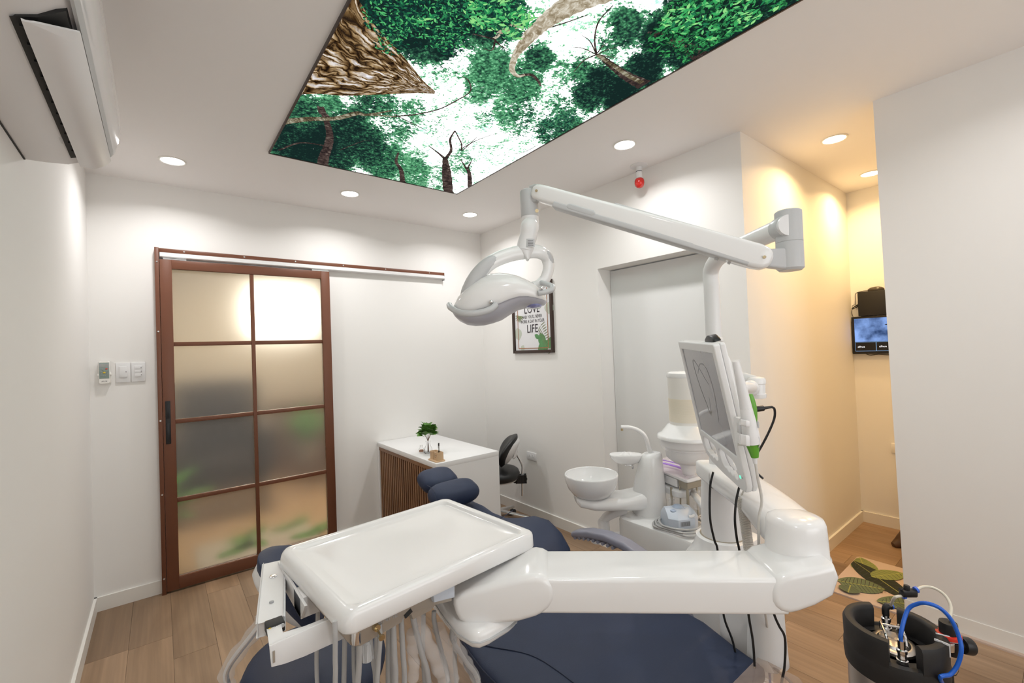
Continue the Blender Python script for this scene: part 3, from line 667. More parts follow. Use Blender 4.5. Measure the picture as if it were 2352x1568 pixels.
# remote, switches, outlet
rc = thing('remote_control', 'air conditioner remote with grey-green face clipped to the wall left of the switches', 'remote control', (-.257, YB-.012, 1.33))
ny = V((0, -1, 0))
def yplate(nm, x0, x1, z0, z1, y, th, m, par, bev=.001, **k): return obj(nm, bx(B(), x0, x1, y-th, y, z0, z1, bev), m, par, **k)
yplate('holder', -.287, -.229, 1.330, 1.40, YB, .010, BASEB, rc, .003)
b = B(); loft(b, [rr((-.258, YB-.006, 1.398), EX, EZ, .0255, .068, .010), rr((-.258, YB-.024, 1.398), EX, EZ, .0255, .068, .010), rr((-.258, YB-.027, 1.398), EX, EZ, .023, .065, .009)]); obj('body', b, BASEB, rc)
yplate('keypad_face', -.280, -.236, 1.362, 1.456, YB-.026, .002, REMG, rc, .0005)
yplate('display', -.278, -.238, 1.428, 1.449, YB-.0275, .001, MGREY, rc, 0); yplate('display_glass', -.270, -.247, 1.432, 1.446, YB-.0282, .0008, LCD, rc, 0)
def key(x, z, r, m, s=.7): 
    b = B(); lathe(b, (x, YB-.0275, z), [(r, 0), (r, .002), (r*.6, .003)], 14, ny, sy=s); return obj('button', b, m, rc)
key(-.2475, 1.419, .0060, REDP, .55); key(-.2578, 1.397, .0066, YELL, .8)
for x in (-.266,): key(x, 1.420, .005, MGREY, .35); key(x, 1.414, .005, MGREY, .35)
for x in (-.272, -.243):
    for z in (1.405, 1.398, 1.391, 1.381): key(x, z, .0035, MGREY, .4)
key(-.258, 1.406, .0045, MGREY, .4); key(-.262, 1.381, .0035, MGREY, .4); key(-.252, 1.381, .0035, MGREY, .4)
text('AUX', .0105, (-.258, YB-.0275, 1.342), EX, EZ, INK, rc, 'lettering', align='CENTER', sx=1.25)
yplate('clip', -.289, -.281, 1.379, 1.391, YB-.004, .022, BASEB, rc); yplate('clip', -.235, -.227, 1.379, 1.391, YB-.004, .022, BASEB, rc)
for nm, x0, lab, rows in (('light_switch', -.2075, 'white single-rocker wall switch between the remote and the other switch', 1), ('light_switch', -.1365, 'white three-rocker wall switch nearest the sliding door', 3)):
    t = thing(nm, lab, 'switch', (x0+.034, YB-.005, 1.39))
    yplate('plate', x0, x0+.068, 1.332, 1.451, YB, .008, WHITE2, t, .002)
    z0, z1 = 1.362, 1.430; hh = (z1-z0)/rows
    for k in range(rows):
        r = yplate('rocker', x0+.016, x0+.052, z0+k*hh+.0006, z0+(k+1)*hh-.0006, YB-.006, .006, WHITE2, t, .0012)
        obj('indicator', bx(B(), x0+.046, x0+.0485, YB-.0128, YB-.0118, z0+(k+.5)*hh-.003, z0+(k+.5)*hh+.003), INK, r)
ot = thing('power_outlet', 'white double power outlet low on the wall beside the black stool', 'outlet', (XP-.005, 2.952, .52))
obj('plate', bx(B(), XP-.008, XP, 2.892, 3.012, .487, .553, .002), WHITE2, ot)
for y in (2.932, 2.972):
    obj('socket', lathe(B(), (XP-.008, y, .52), [(.016, 0), (.0155, .0012), (.001, .0012)], 20, V((-1, 0, 0))), WHITE, ot)
    for dy, dz in ((0, .007), (.006, -.004), (-.006, -.004)): obj('socket_hole', bx(B(), XP-.0100, XP-.0088, y+dy-.0016, y+dy+.0016, .52+dz-.0025, .52+dz+.0025), INK, ot, smooth=False)

# framed poster on the right wall
FY0, FY1, FZ0, FZ1 = 2.614, 3.132, 1.408, 2.004
ps = thing('framed_poster', 'dark-framed poster of leaves and lettering LOVE and LIFE on the right wall', 'poster', (XP-.01, (FY0+FY1)/2, FZ0))
fw = .026
for y0, y1, z0, z1 in ((FY0, FY0+fw, FZ0, FZ1), (FY1-fw, FY1, FZ0, FZ1), (FY0+fw, FY1-fw, FZ0, FZ0+fw), (FY0+fw, FY1-fw, FZ1-fw, FZ1)): obj('frame_bar', bx(B(), XP-.022, XP, y0, y1, z0, z1, .0015), PFRAME, ps)
obj('print', bx(B(), XP-.008, XP-.003, FY0+fw, FY1-fw, FZ0+fw, FZ1-fw), PAPER, ps, smooth=False)
PXW = XP-.0085; pe, pu = V((0, -1, 0)), EZ; W_, H_ = FY1-FY0, FZ1-FZ0
def pp(u, v, k=0): return V((PXW-k*.0004, FY1-u*W_, FZ1-v*H_))     # u across, v down, 0..1
def ink(nm, polys, m, k=0):
    for i, pl in enumerate(polys): b = B(); prism(b, [pp(u, v, k+.08*(i % 8)) for u, v in pl], V((-1, 0, 0)), .0002); obj(nm, b, m, ps, smooth=False)
def ln(x0, y0, x1, y1, w=.006): return [(x0-w if x0 == x1 else x0, y0-w*.9 if y0 == y1 else y0), (x0+w if x0 == x1 else x1, y0-w*.9 if y0 == y1 else y0), (x1+w if x0 == x1 else x1, y1+(w*.9 if y0 == y1 else 0)), (x1-w if x0 == x1 else x0, y1+(w*.9 if y0 == y1 else 0))]
def leafo(u, v, a, l, w, n=7):
    c, s = math.cos(a), math.sin(a); L1, L2 = [], []
    for k in range(n+1):
        t = k/n; q = w*math.sin(PI*t)**.8; x = t*l
        L1.append((u+x*c-q*s, v+(x*s+q*c)*.87)); L2.append((u+x*c+q*s, v+(x*s-q*c)*.87))
    return L1+L2[1:-1][::-1]
ink('leaf_print', [leafo(.10, .62, 1.35, .22, .10), leafo(.93, .30, 1.7, .20, .11), leafo(.2, .97, -1.0, .12, .05)], PALEG, 0)
ink('leaf_print', [leafo(.68, .72, 1.2, .24, .09), leafo(.62, .95, -.4, .30, .09), leafo(.95, .78, 1.9, .2, .08), leafo(.55, .74, .5, .14, .04)], MIDG, 1)
fr_ = []
for k in range(13):
    t = k/12; u, v = .70+.22*t, .62+.36*t
    fr_ += [leafo(u, v, -.5+.4*t, .13-.05*t, .007, 4), leafo(u, v, 2.2+.3*t, .12-.04*t, .007, 4)]
for k in range(8): fr_ += [leafo(.18, .45, .3+k*.42, .12, .010, 4)]
ink('leaf_print', fr_, OLIVEG, 2)
ink('border_line', [ln(.13, .10, .13, .93), ln(.87, .10, .87, .93), ln(.13, .93, .87, .93)], GOLD, 3)
PT = lambda u, v: pp(u, v, 2.5)
text('LOVE', .098, PT(.5, .425), pe, pu, INK, ps, 'lettering', align='CENTER', sx=.86)
text("AND YOU'LL NEVER", .040, PT(.5, .500), pe, pu, INK, ps, 'lettering', align='CENTER', sx=.70)
text('WORK A DAY IN YOUR', .040, PT(.5, .565), pe, pu, INK, ps, 'lettering', align='CENTER', sx=.72)
text('LIFE', .100, PT(.5, .705), pe, pu, INK, ps, 'lettering', align='CENTER', sx=.86)

# red bulb on the ceiling
rb = thing('ceiling_bulb', 'glossy red bulb hanging in a white socket from the ceiling', 'light bulb', (2.43, 1.70, H))
o_ = V((2.43, 1.70, H)); dn = V((0, 0, -1))
obj('rosette', lathe(B(), o_, [(.055, 0), (.055, .004), (.030, .008), (.02, .009)], 32, dn), WHITE2, rb)
obj('socket', lathe(B(), o_, [(.0185, .006), (.0185, .035), (.0175, .036), (.0175, .039), (.0188, .040), (.0195, .078), (.017, .082)], 24, dn), WHITE2, rb)
obj('socket_ring', lathe(B(), o_, [(.0190, .036), (.0190, .039)], 24, dn), INK, rb)
b = B(); lathe(b, o_, [(.018, .080), (.026, .086), (.0305, .098), (.031, .112), (.027, .128), (.018, .139), (.008, .1435), (.001, .1445)], 28, dn); obj('bulb', b, RED, rb)

# desk with slatted end
D0, D1, DYa, DYb, DZt = 1.401, 1.905, 2.612, YB-.004, .72
dk_ = thing('desk', 'white reception desk with dark slatted wooden end in the far corner', 'desk', ((D0+D1)/2, (DYa+DYb)/2, 0))
obj('desktop', bx(B(), D0, D1, DYa, DYb, DZt-.034, DZt, .0015), DESKW, dk_)
obj('side_panel', bx(B(), D0, D1, DYa, DYa+.03, 0, DZt-.034), DESKW, dk_)
obj('side_panel', bx(B(), D0, D1, DYb-.03, DYb, 0, DZt-.034), DESKW, dk_)
obj('back_panel', bx(B(), D0+.03, D0+.05, DYa+.03, DYb-.03, 0, DZt-.034), mat('dark_backing', (.035, .018, .01), .6), dk_, smooth=False)
obj('slat_frame', bx(B(), D0+.004, D0+.032, DYa+.03, DYb-.03, DZt-.062, DZt-.036, .001), SLAT, dk_)
n = 27; sp_ = (DYb-DYa-.06)/n; s0 = None
for k in range(n):
    y = DYa+.03+(k+.5)*sp_
    if s0 is None:
        s0 = obj('slat', box(B(), (D0+.019, y, (DZt-.062)/2+.01), (.026, sp_*.46, DZt-.08)), SLAT, dk_, smooth=False)
        s0.data.transform(Matrix.Translation(V((0, DYa*.5+DYb*.5-y, 0)))); s0.location = (0, y-(DYa+DYb)/2, 0)
    else:
        c = s0.copy(); COL.objects.link(c); c.parent = dk_; c.location = (0, y-(DYa+DYb)/2, 0)
# vase with leafy sprig
vx = onz(984, 1041, DZt); vx.z = DZt+.0005
vs_ = thing('glass_vase', 'small clear glass vase with a leafy green sprig on the desk', 'vase', vx)
b = B(); lathe(b, vx, [(.001, 0), (.026, 0), (.030, .012), (.029, .035), (.017, .058), (.014, .075), (.018, .088), (.0165, .088), (.0125, .075), (.0155, .058), (.0275, .034), (.028, .012), (.022, .004), (.001, .004)], 28); obj('vase_body', b, CLEAR, vs_)
b = B()
for k in range(9):
    a = k*2.4; tube(b, [vx+V((.005*math.cos(a+2), .005*math.sin(a+2), .01)), vx+V((0, 0, .085)), vx+V((.03*math.cos(a), .03*math.sin(a), .14+.01*(k % 4)))], .0012, 5, 3)
sp2 = obj('stems', b, STEMM, vs_, kind='stuff')
lf0 = B(); leafpoly(lf0, (0, 0, 0), (1, 0, .2), EZ, .046, .023, .2)
lm = None
for k in range(46):
    a = k*2.399; e2 = -.1+1.3*(k/46); r0 = .018+.012*random.random()
    d = V((math.cos(a)*math.cos(e2), math.sin(a)*math.cos(e2), math.sin(e2)))
    base = vx+V((0, 0, .125))+d*(r0+.012)+V((0, 0, .02*random.random()))
    if lm is None:
        lm = obj('leaf', lf0, LEAF, vs_); lm.data.transform(Matrix.Translation(vx)); c = lm
    else:
        c = lm.copy(); COL.objects.link(c); c.parent = vs_
    c.location = base-vx
    c.rotation_euler = (random.uniform(-.5, .5), -e2, a); s_ = .85+.5*random.random(); c.scale = (s_, s_, s_)
# small round glass ornament behind the vase
gx_ = onz(968, 1038, DZt); gx_.z = DZt+.0005
go = thing('glass_bottle', 'small round clear bottle with copper-brown contents behind the vase', 'bottle', gx_)
b = B(); lathe(b, gx_, [(.001, 0), (.014, 0), (.019, .010), (.019, .022), (.010, .036), (.009, .048), (.011, .050), (.0095, .050), (.0075, .046), (.0085, .036), (.017, .021), (.017, .010), (.001, .003)], 24); obj('bottle_body', b, CLEAR, go)
b = B(); lathe(b, gx_, [(.001, .004), (.014, .005), (.016, .011), (.014, .017), (.001, .017)], 20); obj('contents', b, mat('copper_beads', (.45, .18, .07), .4, var=.4, scale=200), go)
# wooden pen stand
w0 = onz(1003, 1057, DZt); w0.z = DZt+.0005
pst = thing('pen_stand', 'light wood pen stand of two square cups on a rounded base', 'pen holder', w0)
b = B(); loft(b, [rr(w0+V((0, 0, z)), EX, EY, .037-q, .062-q, .018) for z, q in ((0, 0), (.006, 0), (.008, .002))]); obj('base', b, WOODB, pst)
def cup(c, s, h):
    b = B(); o = V(c); loft(b, [rr(o, EX, EY, s, s, .003, 2), rr(o+EZ*h, EX, EY, s, s, .003, 2), rr(o+EZ*h, EX, EY, s-.005, s-.005, .002, 2), rr(o+EZ*.008, EX, EY, s-.005, s-.005, .002, 2)]); return obj('cup', b, WOODB, pst)
cup(w0+V((.002, .028, .008)), .024, .052); cc = w0+V((.002, -.026, .008)); cup(cc, .024, .052)
text('Good\nday', .012, cc+V((-.0245, .012, .030)), V((0, -1, 0)), EZ, INK, pst, 'lettering')
pnn = thing('pen', 'slim dark pen standing in the wooden cup', 'pen', cc+V((0, 0, .008)))
b = B(); p0, p1 = cc+V((.006, .008, .009)), cc+V((.0, -.008, .112)); cyl(b, p0, p1, .004, .004, 12); obj('barrel', b, BLACK, pnn)
d_ = (p1-p0).normalized(); cyl(b := B(), p0+d_*.055, p0+d_*.085, .0043, .0043, 12); obj('band', b, LGREY, pnn)
obj('clip', box(B(), p1-d_*.018+V((-.0055, 0, 0)), (.0015, .003, .03)), CHROME, pnn)

# hallway things
mo = thing('security_monitor', 'small wall monitor in the hallway showing a blue camera view', 'monitor', (XA-.03, .90, 1.31))
MY0, MY1, MZ0, MZ1 = .72, 1.094, 1.312, 1.602
mr_ = math.radians(0)
obj('housing', bx(B(), XA-.045, XA-.012, MY0, MY1, MZ0, MZ1, .004), BLACK, mo)
obj('wall_mount', bx(B(), XA-.012, XA, .85, .97, 1.40, 1.50), BLACK, mo)
sm = bpy.data.materials.new('camera_view'); sm.use_nodes = True; nt = sm.node_tree; nt.nodes.clear(); L = nt.links
tcn = nt.nodes.new('ShaderNodeTexCoord'); gr = nt.nodes.new('ShaderNodeTexNoise'); gr.inputs['Scale'].default_value = 9; gr.inputs['Detail'].default_value = 5
rp = nt.nodes.new('ShaderNodeValToRGB'); rp.color_ramp.elements[0].position = .33; rp.color_ramp.elements[0].color = (.03, .06, .16, 1); rp.color_ramp.elements[1].position = .62; rp.color_ramp.elements[1].color = (.30, .48, .95, 1)
e_ = nt.nodes.new('ShaderNodeEmission'); e_.inputs[1].default_value = 1.0; o_2 = nt.nodes.new('ShaderNodeOutputMaterial')
L.new(tcn.outputs['Object'], gr.inputs[0]); L.new(gr.outputs[0], rp.inputs[0]); L.new(rp.outputs[0], e_.inputs[0]); L.new(e_.outputs[0], o_2.inputs[0])
sx_ = XA-.0455
obj('screen', bx(B(), sx_-.0006, sx_, MY0+.02, MY1-.018, MZ0+.095, MZ1-.016), sm, mo, smooth=False)
EMB = mat('screen_black', (.004, .004, .006), .3); SLN = mat('screen_blue_line', (.10, .22, .45), .5, emit=1); SWT = mat('screen_white', (.7, .8, 1), .5, emit=1)
for y0, y1 in ((MY1-.018-.128, MY1-.020), (MY1-.018-.26, MY1-.018-.132), (MY0+.02, MY1-.018-.264)):
    obj('screen_tile', bx(B(), sx_-.0006, sx_, y0, y1, MZ0+.024, MZ0+.090), EMB, mo, smooth=False)
    obj('tile_border', bx(B(), sx_-.0004, sx_, y0-.002, y1+.002, MZ0+.0215, MZ0+.0925), SLN, mo, smooth=False)
for y in (MY1-.033, MY1-.165): text('alhua', .020, (sx_-.0008, y, MZ0+.050), V((0, -1, 0)), EZ, SWT, mo, 'lettering', sx=1.1)
# the figure on the screen is part of its flat picture
b = B(); fy = MY1-.235; fz = MZ0+.205; X_ = sx_-.0012
for pl in ([(-.010, .02), (.012, .02), (.010, -.018), (-.008, -.018)], [(-.010, .018), (-.030, .016), (-.030, .012), (-.010, .008)], [(.010, .018), (.026, -.006), (.022, -.009), (.008, .008)]): poly(b, [V((X_, fy-u, fz+v)) for u, v in pl])
poly(b, [V((X_, fy-.002-.007*math.cos(t*PI/5), fz+.029+.008*math.sin(t*PI/5))) for t in range(10)])
obj('screen_figure', b, EMB, mo, smooth=False)
b = B(); 
for pl in ([(-.008, -.018), (.000, -.018), (-.012, -.055), (-.016, -.055)], [(.000, -.018), (.009, -.018), (.006, -.045), (.002, -.045)]): poly(b, [V((X_, fy-u, fz+v)) for u, v in pl])
obj('screen_figure_legs', b, SLN, mo, smooth=False)
obj('brand_strip', bx(B(), XA-.0458, XA-.045, .84, .872, MZ0+.006, MZ0+.012), LGREY, mo, smooth=False)
rcd = thing('recorder_box', 'black recorder box mounted above the hallway monitor', 'recorder', (XA-.03, .9, 1.61))
obj('body', bx(B(), XA-.055, XA, .70, 1.045, 1.606, 1.792, .003), BLACK, rcd)
ms_ = thing('computer_mouse', 'dark computer mouse lying on top of the hallway recorder box', 'mouse', (XA-.03, .955, 1.792))
b = B(); mc = V((XA-.03, .935, 1.7935)); loft(b, [el(mc+EZ*z, EX, EY, .026*k, .052*k, 20) for z, k in ((0, .96), (.006, 1), (.014, .93), (.022, .72), (.027, .42), (.0285, .1))]); obj('body', b, mat('mouse_shell', (.05, .04, .03), .25), ms_)
b = B(); tube(b, [mc+V((0, .050, .005)), (XA-.03, 1.02, 1.797), (XA-.03, 1.060, 1.785), (XA-.02, 1.068, 1.74), (XA-.02, 1.070, 1.70)], .0022, 6); obj('mouse_cord', b, BLACK, ms_)
b = B()
for k in range(3): tube(b, [V((XA-.02, 1.072+.018*math.cos(t*.785+k), 1.685+.012*math.sin(t*.785)-.004*k)) for t in range(8)]+[V((XA-.02, 1.03, 1.715-.004*k))], .002, 6)
tube(b, [(XA-.02, 1.088, 1.68), (XA-.02, 1.095, 1.64), (XA-.03, 1.085, 1.602)], .002, 6); obj('cord_bundle', b, BLACK, ms_)
cb_ = thing('monitor_cable', 'black cable drooping below the hallway monitor', 'cable', (XA-.025, .95, 1.30)); b = B(); tube(b, [(XA-.025, 1.02, 1.315), (XA-.025, .99, 1.302), (XA-.025, .94, 1.308), (XA-.025, .88, 1.303), (XA-.025, .84, 1.314)], .003, 6); obj('cable', b, BLACK, cb_)
# rug
ru = thing('leaf_rug', 'tropical leaf print rug on the hallway floor', 'rug', (3.3, .83, 0))
q = [onz(1968, 1283, 0), onz(1925, 1345, 0), onz(1922, 1368, 0)]
A_, Bp = V((3.56, .945, 0)), V((2.93, .945, 0)); RX0, RX1, RY0, RY1 = 2.98, 3.58, .15, .945
RUGM = mat('rug_cream', (.55, .43, .36), .8, var=.04)
b = B(); loft(b, [rr(((RX0+RX1)/2, (RY0+RY1)/2, z), EX, EY, (RX1-RX0)/2, (RY1-RY0)/2, .03) for z in (0, .008)]); obj('rug_body', b, RUGM, ru)
RZ = [.0082]
def rleaf(nm, m, x, y, a, l, w, veins=7):
    RZ[0] += .0012; z = RZ[0]
    b = B(); c, s = math.cos(a), math.sin(a)
    N_ = 12; l1, l2 = [], []
    for k in range(N_+1):
        t = k/N_; q = w*math.sin(PI*min(1, t*.97+.015))**.7
        l1.append((t*l, q)); l2.append((t*l, -q))
    def cl(u, v): return V((min(max(x+u*c-v*s, RX0+.004), RX1-.004), min(max(y+u*s+v*c, RY0+.004), RY1-.004), z))
    prism(b, [cl(u, v) for u, v in l1+l2[1:-1][::-1]], EZ, .0006)
    lo = obj(nm, b, m, ru, smooth=False)
    b = B()
    def stroke(u0, v0, u1, v1, ww):
        d = V((u1-u0, v1-v0, 0)); L0 = d.length or 1; nx_, ny_ = -d.y/L0*ww, d.x/L0*ww
        poly(b, [cl(u0+nx_, v0+ny_)+EZ*.0010, cl(u1+nx_, v1+ny_)+EZ*.0010, cl(u1-nx_, v1-ny_)+EZ*.0010, cl(u0-nx_, v0-ny_)+EZ*.0010])
    for k in range(1, veins):
        t = k/veins; q = w*math.sin(PI*t)**.7*.95
        for sg in (1, -1): stroke(t*l, 0, min(t+.08, 1)*l, sg*q, .0012)
    vo = obj('leaf_veins', b, INK, lo, smooth=False, kind='stuff')
    b = B(); stroke(0, 0, l, 0, .003); obj('midrib', b, mat('midrib_'+nm+str(random.random())[2:5], (.35, .36, .10), .7), lo, smooth=False)
RG1 = mat('rug_yellow_green', (.24, .28, .085), .8, var=.15); RG2 = mat('rug_dark_green', (.020, .028, .017), .8, var=.1); RG3 = mat('rug_sage_green', (.13, .17, .09), .8, var=.15)
rleaf('printed_leaf', RG1, 3.56, .93, -2.75, .26, .07, 9); rleaf('printed_leaf', RG2, 3.47, .95, -2.30, .46, .075, 12)
rleaf('printed_leaf', RG3, 3.12, .93, -1.2, .22, .09, 12); rleaf('printed_leaf', RG1, 3.50, .70, 2.6, .22, .06, 8); rleaf('printed_leaf', RG1, 3.30, .64, -2.2, .28, .08, 9); rleaf('printed_leaf', RG3, 3.02, .72, -.9, .25, .07, 12)
rleaf('printed_leaf', RG1, 3.45, .45, -2.2, .3, .08, 9); rleaf('printed_leaf', RG2, 3.3, .35, 2.9, .3, .07, 12); rleaf('printed_leaf', RG3, 3.10, .86, -3.0, .10, .05, 8)
# dark carved wood piece behind the partition
cw = thing('wooden_stool', 'dark brown curved wooden stool foot behind the partition edge', 'stool', (4.05, .72, 0))
b = B(); tube(b, [(3.92, .83, .012), (3.96, .795, .035), (3.99, .75, .09), (4.0, .70, .18), (4.0, .66, .30)], lambda t: .02+.035*math.sin(min(1, t*1.6)*PI/2), 12); obj('leg', b, BROOM, cw)
b = B(); tube(b, [(4.08, .50, .012), (4.04, .54, .035), (4.01, .60, .09), (4.0, .64, .18), (4.0, .66, .30)], lambda t: .02+.035*math.sin(min(1, t*1.6)*PI/2), 12); obj('leg', b, BROOM, cw)
b = B(); lathe(b, (4.0, .62, .30), [(.05, 0), (.15, .02), (.17, .05), (.16, .07), (.001, .075)], 28); obj('seat', b, BROOM, cw)
sw = thing('light_switch', 'cream switch plate low on the hallway end wall', 'switch', (XA-.005, .86, .75))
z = ox_ = ony
p_a, p_b = onx(2047, 1017, XA), onx(2060, 1037, XA)
obj('plate', bx(B(), XA-.010, XA, p_a.y-.075, p_a.y, p_b.z-.01, p_a.z, .002), WALL, sw)
# ================= dental chair =================
ch = thing('dental_chair', 'navy blue reclined dental chair with headrest, wings and grey armrest', 'dental chair', (1.10, 1.25, 0))
def slab(y, xc, hw, zt, th, p=3.2, tilt=0.0, n=32, dish=0.0):
    "cross-section across the chair; dish raises the side wings"
    out = []
    for k in range(n):
        t = 2*PI*k/n; c, s = math.cos(t), math.sin(t)
        x = hw*math.copysign(abs(c)**(2/p), c); z = th/2*math.copysign(abs(s)**(2/p), s)
        out.append(V((xc+x, y+tilt*(z), zt-th/2+z+dish*(x/hw)**4)))
    return out
# seat and leg rest
XC = 1.075
XS = 1.105
st = [(.598, .262, .487, .03), (.603, .268, .496, .05), (.62, .274, .5, .06), (.70, .30, .5, .085), (.83, .350, .5, .10), (1.0, .362, .503, .11), (1.15, .362, .507, .115), (1.28, .345, .515, .115), (1.36, .31, .525, .10), (1.385, .28, .53, .06)]
b = B(); loft(b, [slab(y, XS, hw, zt, th, 8) for y, hw, zt, th in st]); st0 = obj('seat', b, NAVY, ch, sharp=60)
def seam(pts, par, r=.0022, m=NAVYS): b = B(); tube(b, pts, r, 6, 5); return obj('seam', b, m, par)
seam([(XS-hw+.004, y, zt-.018) for y, hw, zt, th in st[2:-1]], st0); 
seam([(.93, .56, .5012), (.90, .75, .501), (.90, .95, .503), (.88, 1.08, .506), (.80, 1.2, .5095), (.76, 1.28, .513)], st0, .0016)
# lower backrest with raised wings, upper backrest narrowing towards the head
bk = [(1.37, .29, .555, .09, .0), (1.40, .315, .59, .13, .03), (1.46, .325, .615, .14, .055), (1.54, .325, .635, .14, .07), (1.62, .315, .64, .13, .06), (1.70, .285, .635, .12, .035), (1.76, .26, .64, .115, .012), (1.83, .225, .665, .11, .0), (1.88, .20, .69, .10, 0), (1.93, .165, .705, .075, 0), (1.955, .13, .705, .03, 0)]
b = B(); loft(b, [slab(y, XC, hw, zt, th, 3, dish=d) for y, hw, zt, th, d in bk]); br = obj('backrest', b, NAVY, ch, sharp=60)
seam([(XC+x, 1.735, .640+.03*abs(x/.28)**4-.0) for x in (-.26, -.2, -.1, 0, .1, .2, .255, .268)], br, .0016)
b = B(); loft(b, [slab(y, XC, hw*.92, zt-.09, .05, 4) for y, hw, zt, th, d in bk[1:-1]]); obj('back_shell', b, WHITE2, ch)
# headrest: lower roll and tall pad
def pad(c, ex, ey, ez, a, bb, h, p=3.2, n=32, m=NAVY, nm='headrest', par=ch):
    b = B(); R = []
    for k in range(13):
        t = -PI/2+PI*k/12; R.append(el(V(c)+ez*(h*math.sin(t)), ex, ey, max(.002, a*math.cos(t)**.40), max(.002, bb*math.cos(t)**.45), n, p))
    loft(b, R); return obj(nm, b, m, par, sharp=70)
hz = V((0, -.35, .94)).normalized(); hy = V((0, .94, .35)).normalized()
hr = pad((XC+.035, 1.90, .762), EX, hy, hz, .130, .070, .045)
pad((XC+.035, 2.06, .792), EX, hy, hz, .100, .080, .040)
seam([(XC-.095, 1.838, .765), (XC-.09, 1.86, .800), (XC-.085, 1.90, .812), (XC-.085, 1.94, .815)], hr, .0014)
b = B(); tube(b, [(XC, 1.80, .60), (XC, 1.92, .66), (XC, 2.02, .73)], .02, 12); obj('headrest_bar', b, CHROME, ch)
# armrest, base
b = B()
ar = [(1.515, .560, .020), (1.50, .566, .026), (1.42, .590, .028), (1.32, .605, .028), (1.22, .600, .028), (1.12, .575, .028), (1.02, .52, .030), (.95, .45, .034), (.90, .38, .036)]
R = []
for i, (y, z, h) in enumerate(ar):
    a_, c_ = ar[max(i-1, 0)], ar[min(i+1, len(ar)-1)]; d = V((0, c_[0]-a_[0], c_[1]-a_[1])).normalized(); up = EX.cross(d)*-1
    if up.z < 0: up = -up
    R.append(rr((1.545, y, z), EX, up, .033, h*.62, .012, 3))
loft(b, R); am = obj('armrest', b, LILAC, ch, sharp=50)
for k in range(9):
    y = 1.495-k*.028; zz_ = .541+.0+.038*(1-((y-1.3)/.22)**2)*.9
    b = B(); lathe(b, (1.513, y, zz_+.004), [(.007, 0), (.007, .064)], 12, EX); obj('grip_rib', b, LILAC, am)
b = B(); loft(b, [rr((XC, .98, z), EX, EY, a, bb, .06, 5) for z, a, bb in ((0, .26, .36), (.03, .26, .36), (.05, .22, .32), (.10, .15, .2), (.30, .13, .17), (.40, .16, .24), (.42, .22, .33))]); obj('base', b, WHITE2, ch)
b = B(); cyl(b, (.76, 1.02, .33), (.84, .96, .33), .035, bev=.006); obj('pedal_motor', b, BSCALE, ch)
b = B(); cyl(b, (.84, .96, .33), (.88, .93, .33), .045, bev=.006); obj('motor_collar', b, MGREY, ch)
# clear foot cover over the end of the leg rest
fc = thing('foot_cover', 'clear brownish plastic cover over the foot end of the dental chair', 'cover', (1.12, .55, .44))
FCM = mat('smoke_film', (.55, .42, .34), .1, alpha=.38, var=.05, bump=.5, bscale=30)
b = B(); 
for side in (0,):
    R = []
    for y, z, hw in ((.625, .5030, .284), (.60, .5035, .284), (.52, .497, .29), (.49, .47, .292), (.47, .43, .294)): R.append([V((XS-hw, y, z-.04)), V((XS-hw, y, z)), V((XS, y, z+.001)), V((XS+hw, y, z)), V((XS+hw+.012, y, z-.06))])
    vr = [[b.verts.new(p) for p in r] for r in R]
    for p_, q_ in zip(vr, vr[1:]):
        for i in range(4): b.faces.new((p_[i], p_[i+1], q_[i+1], q_[i]))
obj('cover_sheet', b, FCM, fc)
b = B(); tube(b, [(XS+.288, .615, .497), (XS+.296, .57, .48), (XS+.30, .52, .45), (XS+.302, .49, .41)], .004, 6); obj('piping', b, NAVYS, fc)

# ================= treatment unit: body, post, cuspidor =================
PO = V((1.678, .868, 0))
tu = thing('treatment_unit', 'white treatment unit body with round post, spittoon bowl and cup filler', 'dental unit', (1.85, 1.15, 0))
BX0, BX1 = 1.762, 2.06
b = B(); loft(b, [rr(((BX0+BX1)/2+.0, 1.165, z), EX, EY, (BX1-BX0)/2-q, .29-q, .05, 5) for z, q in ((0, .03), (.03, .03), (.47, .012), (.478, 0), (.585, 0), (.597, .004), (.602, .014))]); obj('body', b, WHITE, tu)
b = B(); loft(b, [rr(((BX0+BX1)/2-.001, 1.163, z), EX, EY, (BX1-BX0)/2-.006, .284, .045, 5) for z in (.10, .484)]); obj('lower_panel', b, LILAC, tu)
b = B(); lathe(b, PO, [(.16, 0), (.16, .04), (.150, .06), (.155, .50), (.157, .56), (.150, .60), (.128, .635), (.106, .665), (.098, .69), (.094, .708), (.084, .712)], 48); obj('pedestal', b, WHITE, tu)
b = B(); lathe(b, PO, [(.074, .70), (.074, .722), (.072, .80), (.068, .905), (.066, .92)], 44); obj('post', b, WHITE2, tu)
b = B(); lathe(b, PO, [(.0805, .709), (.0805, .7125), (.07, .7135)], 44); obj('post_ring', b, BEIGE, tu)
# cuspidor column
TC = V((1.935, 1.372, 0))
b = B(); R = []
for z, a, bb, dx, dy in ((.595, .088, .080, 0, 0), (.62, .086, .078, 0, 0), (.70, .083, .075, 0, 0), (.78, .074, .066, .004, -.004), (.84, .066, .056, .008, -.008), (.88, .060, .048, .012, -.012), (.895, .052, .040, .016, -.014), (.9, .04, .03, .018, -.016)): R.append(el(TC+V((dx, dy, z)), EX, EY, a, bb, 32, 2.3))
loft(b, R); obj('column', b, WHITE, tu)
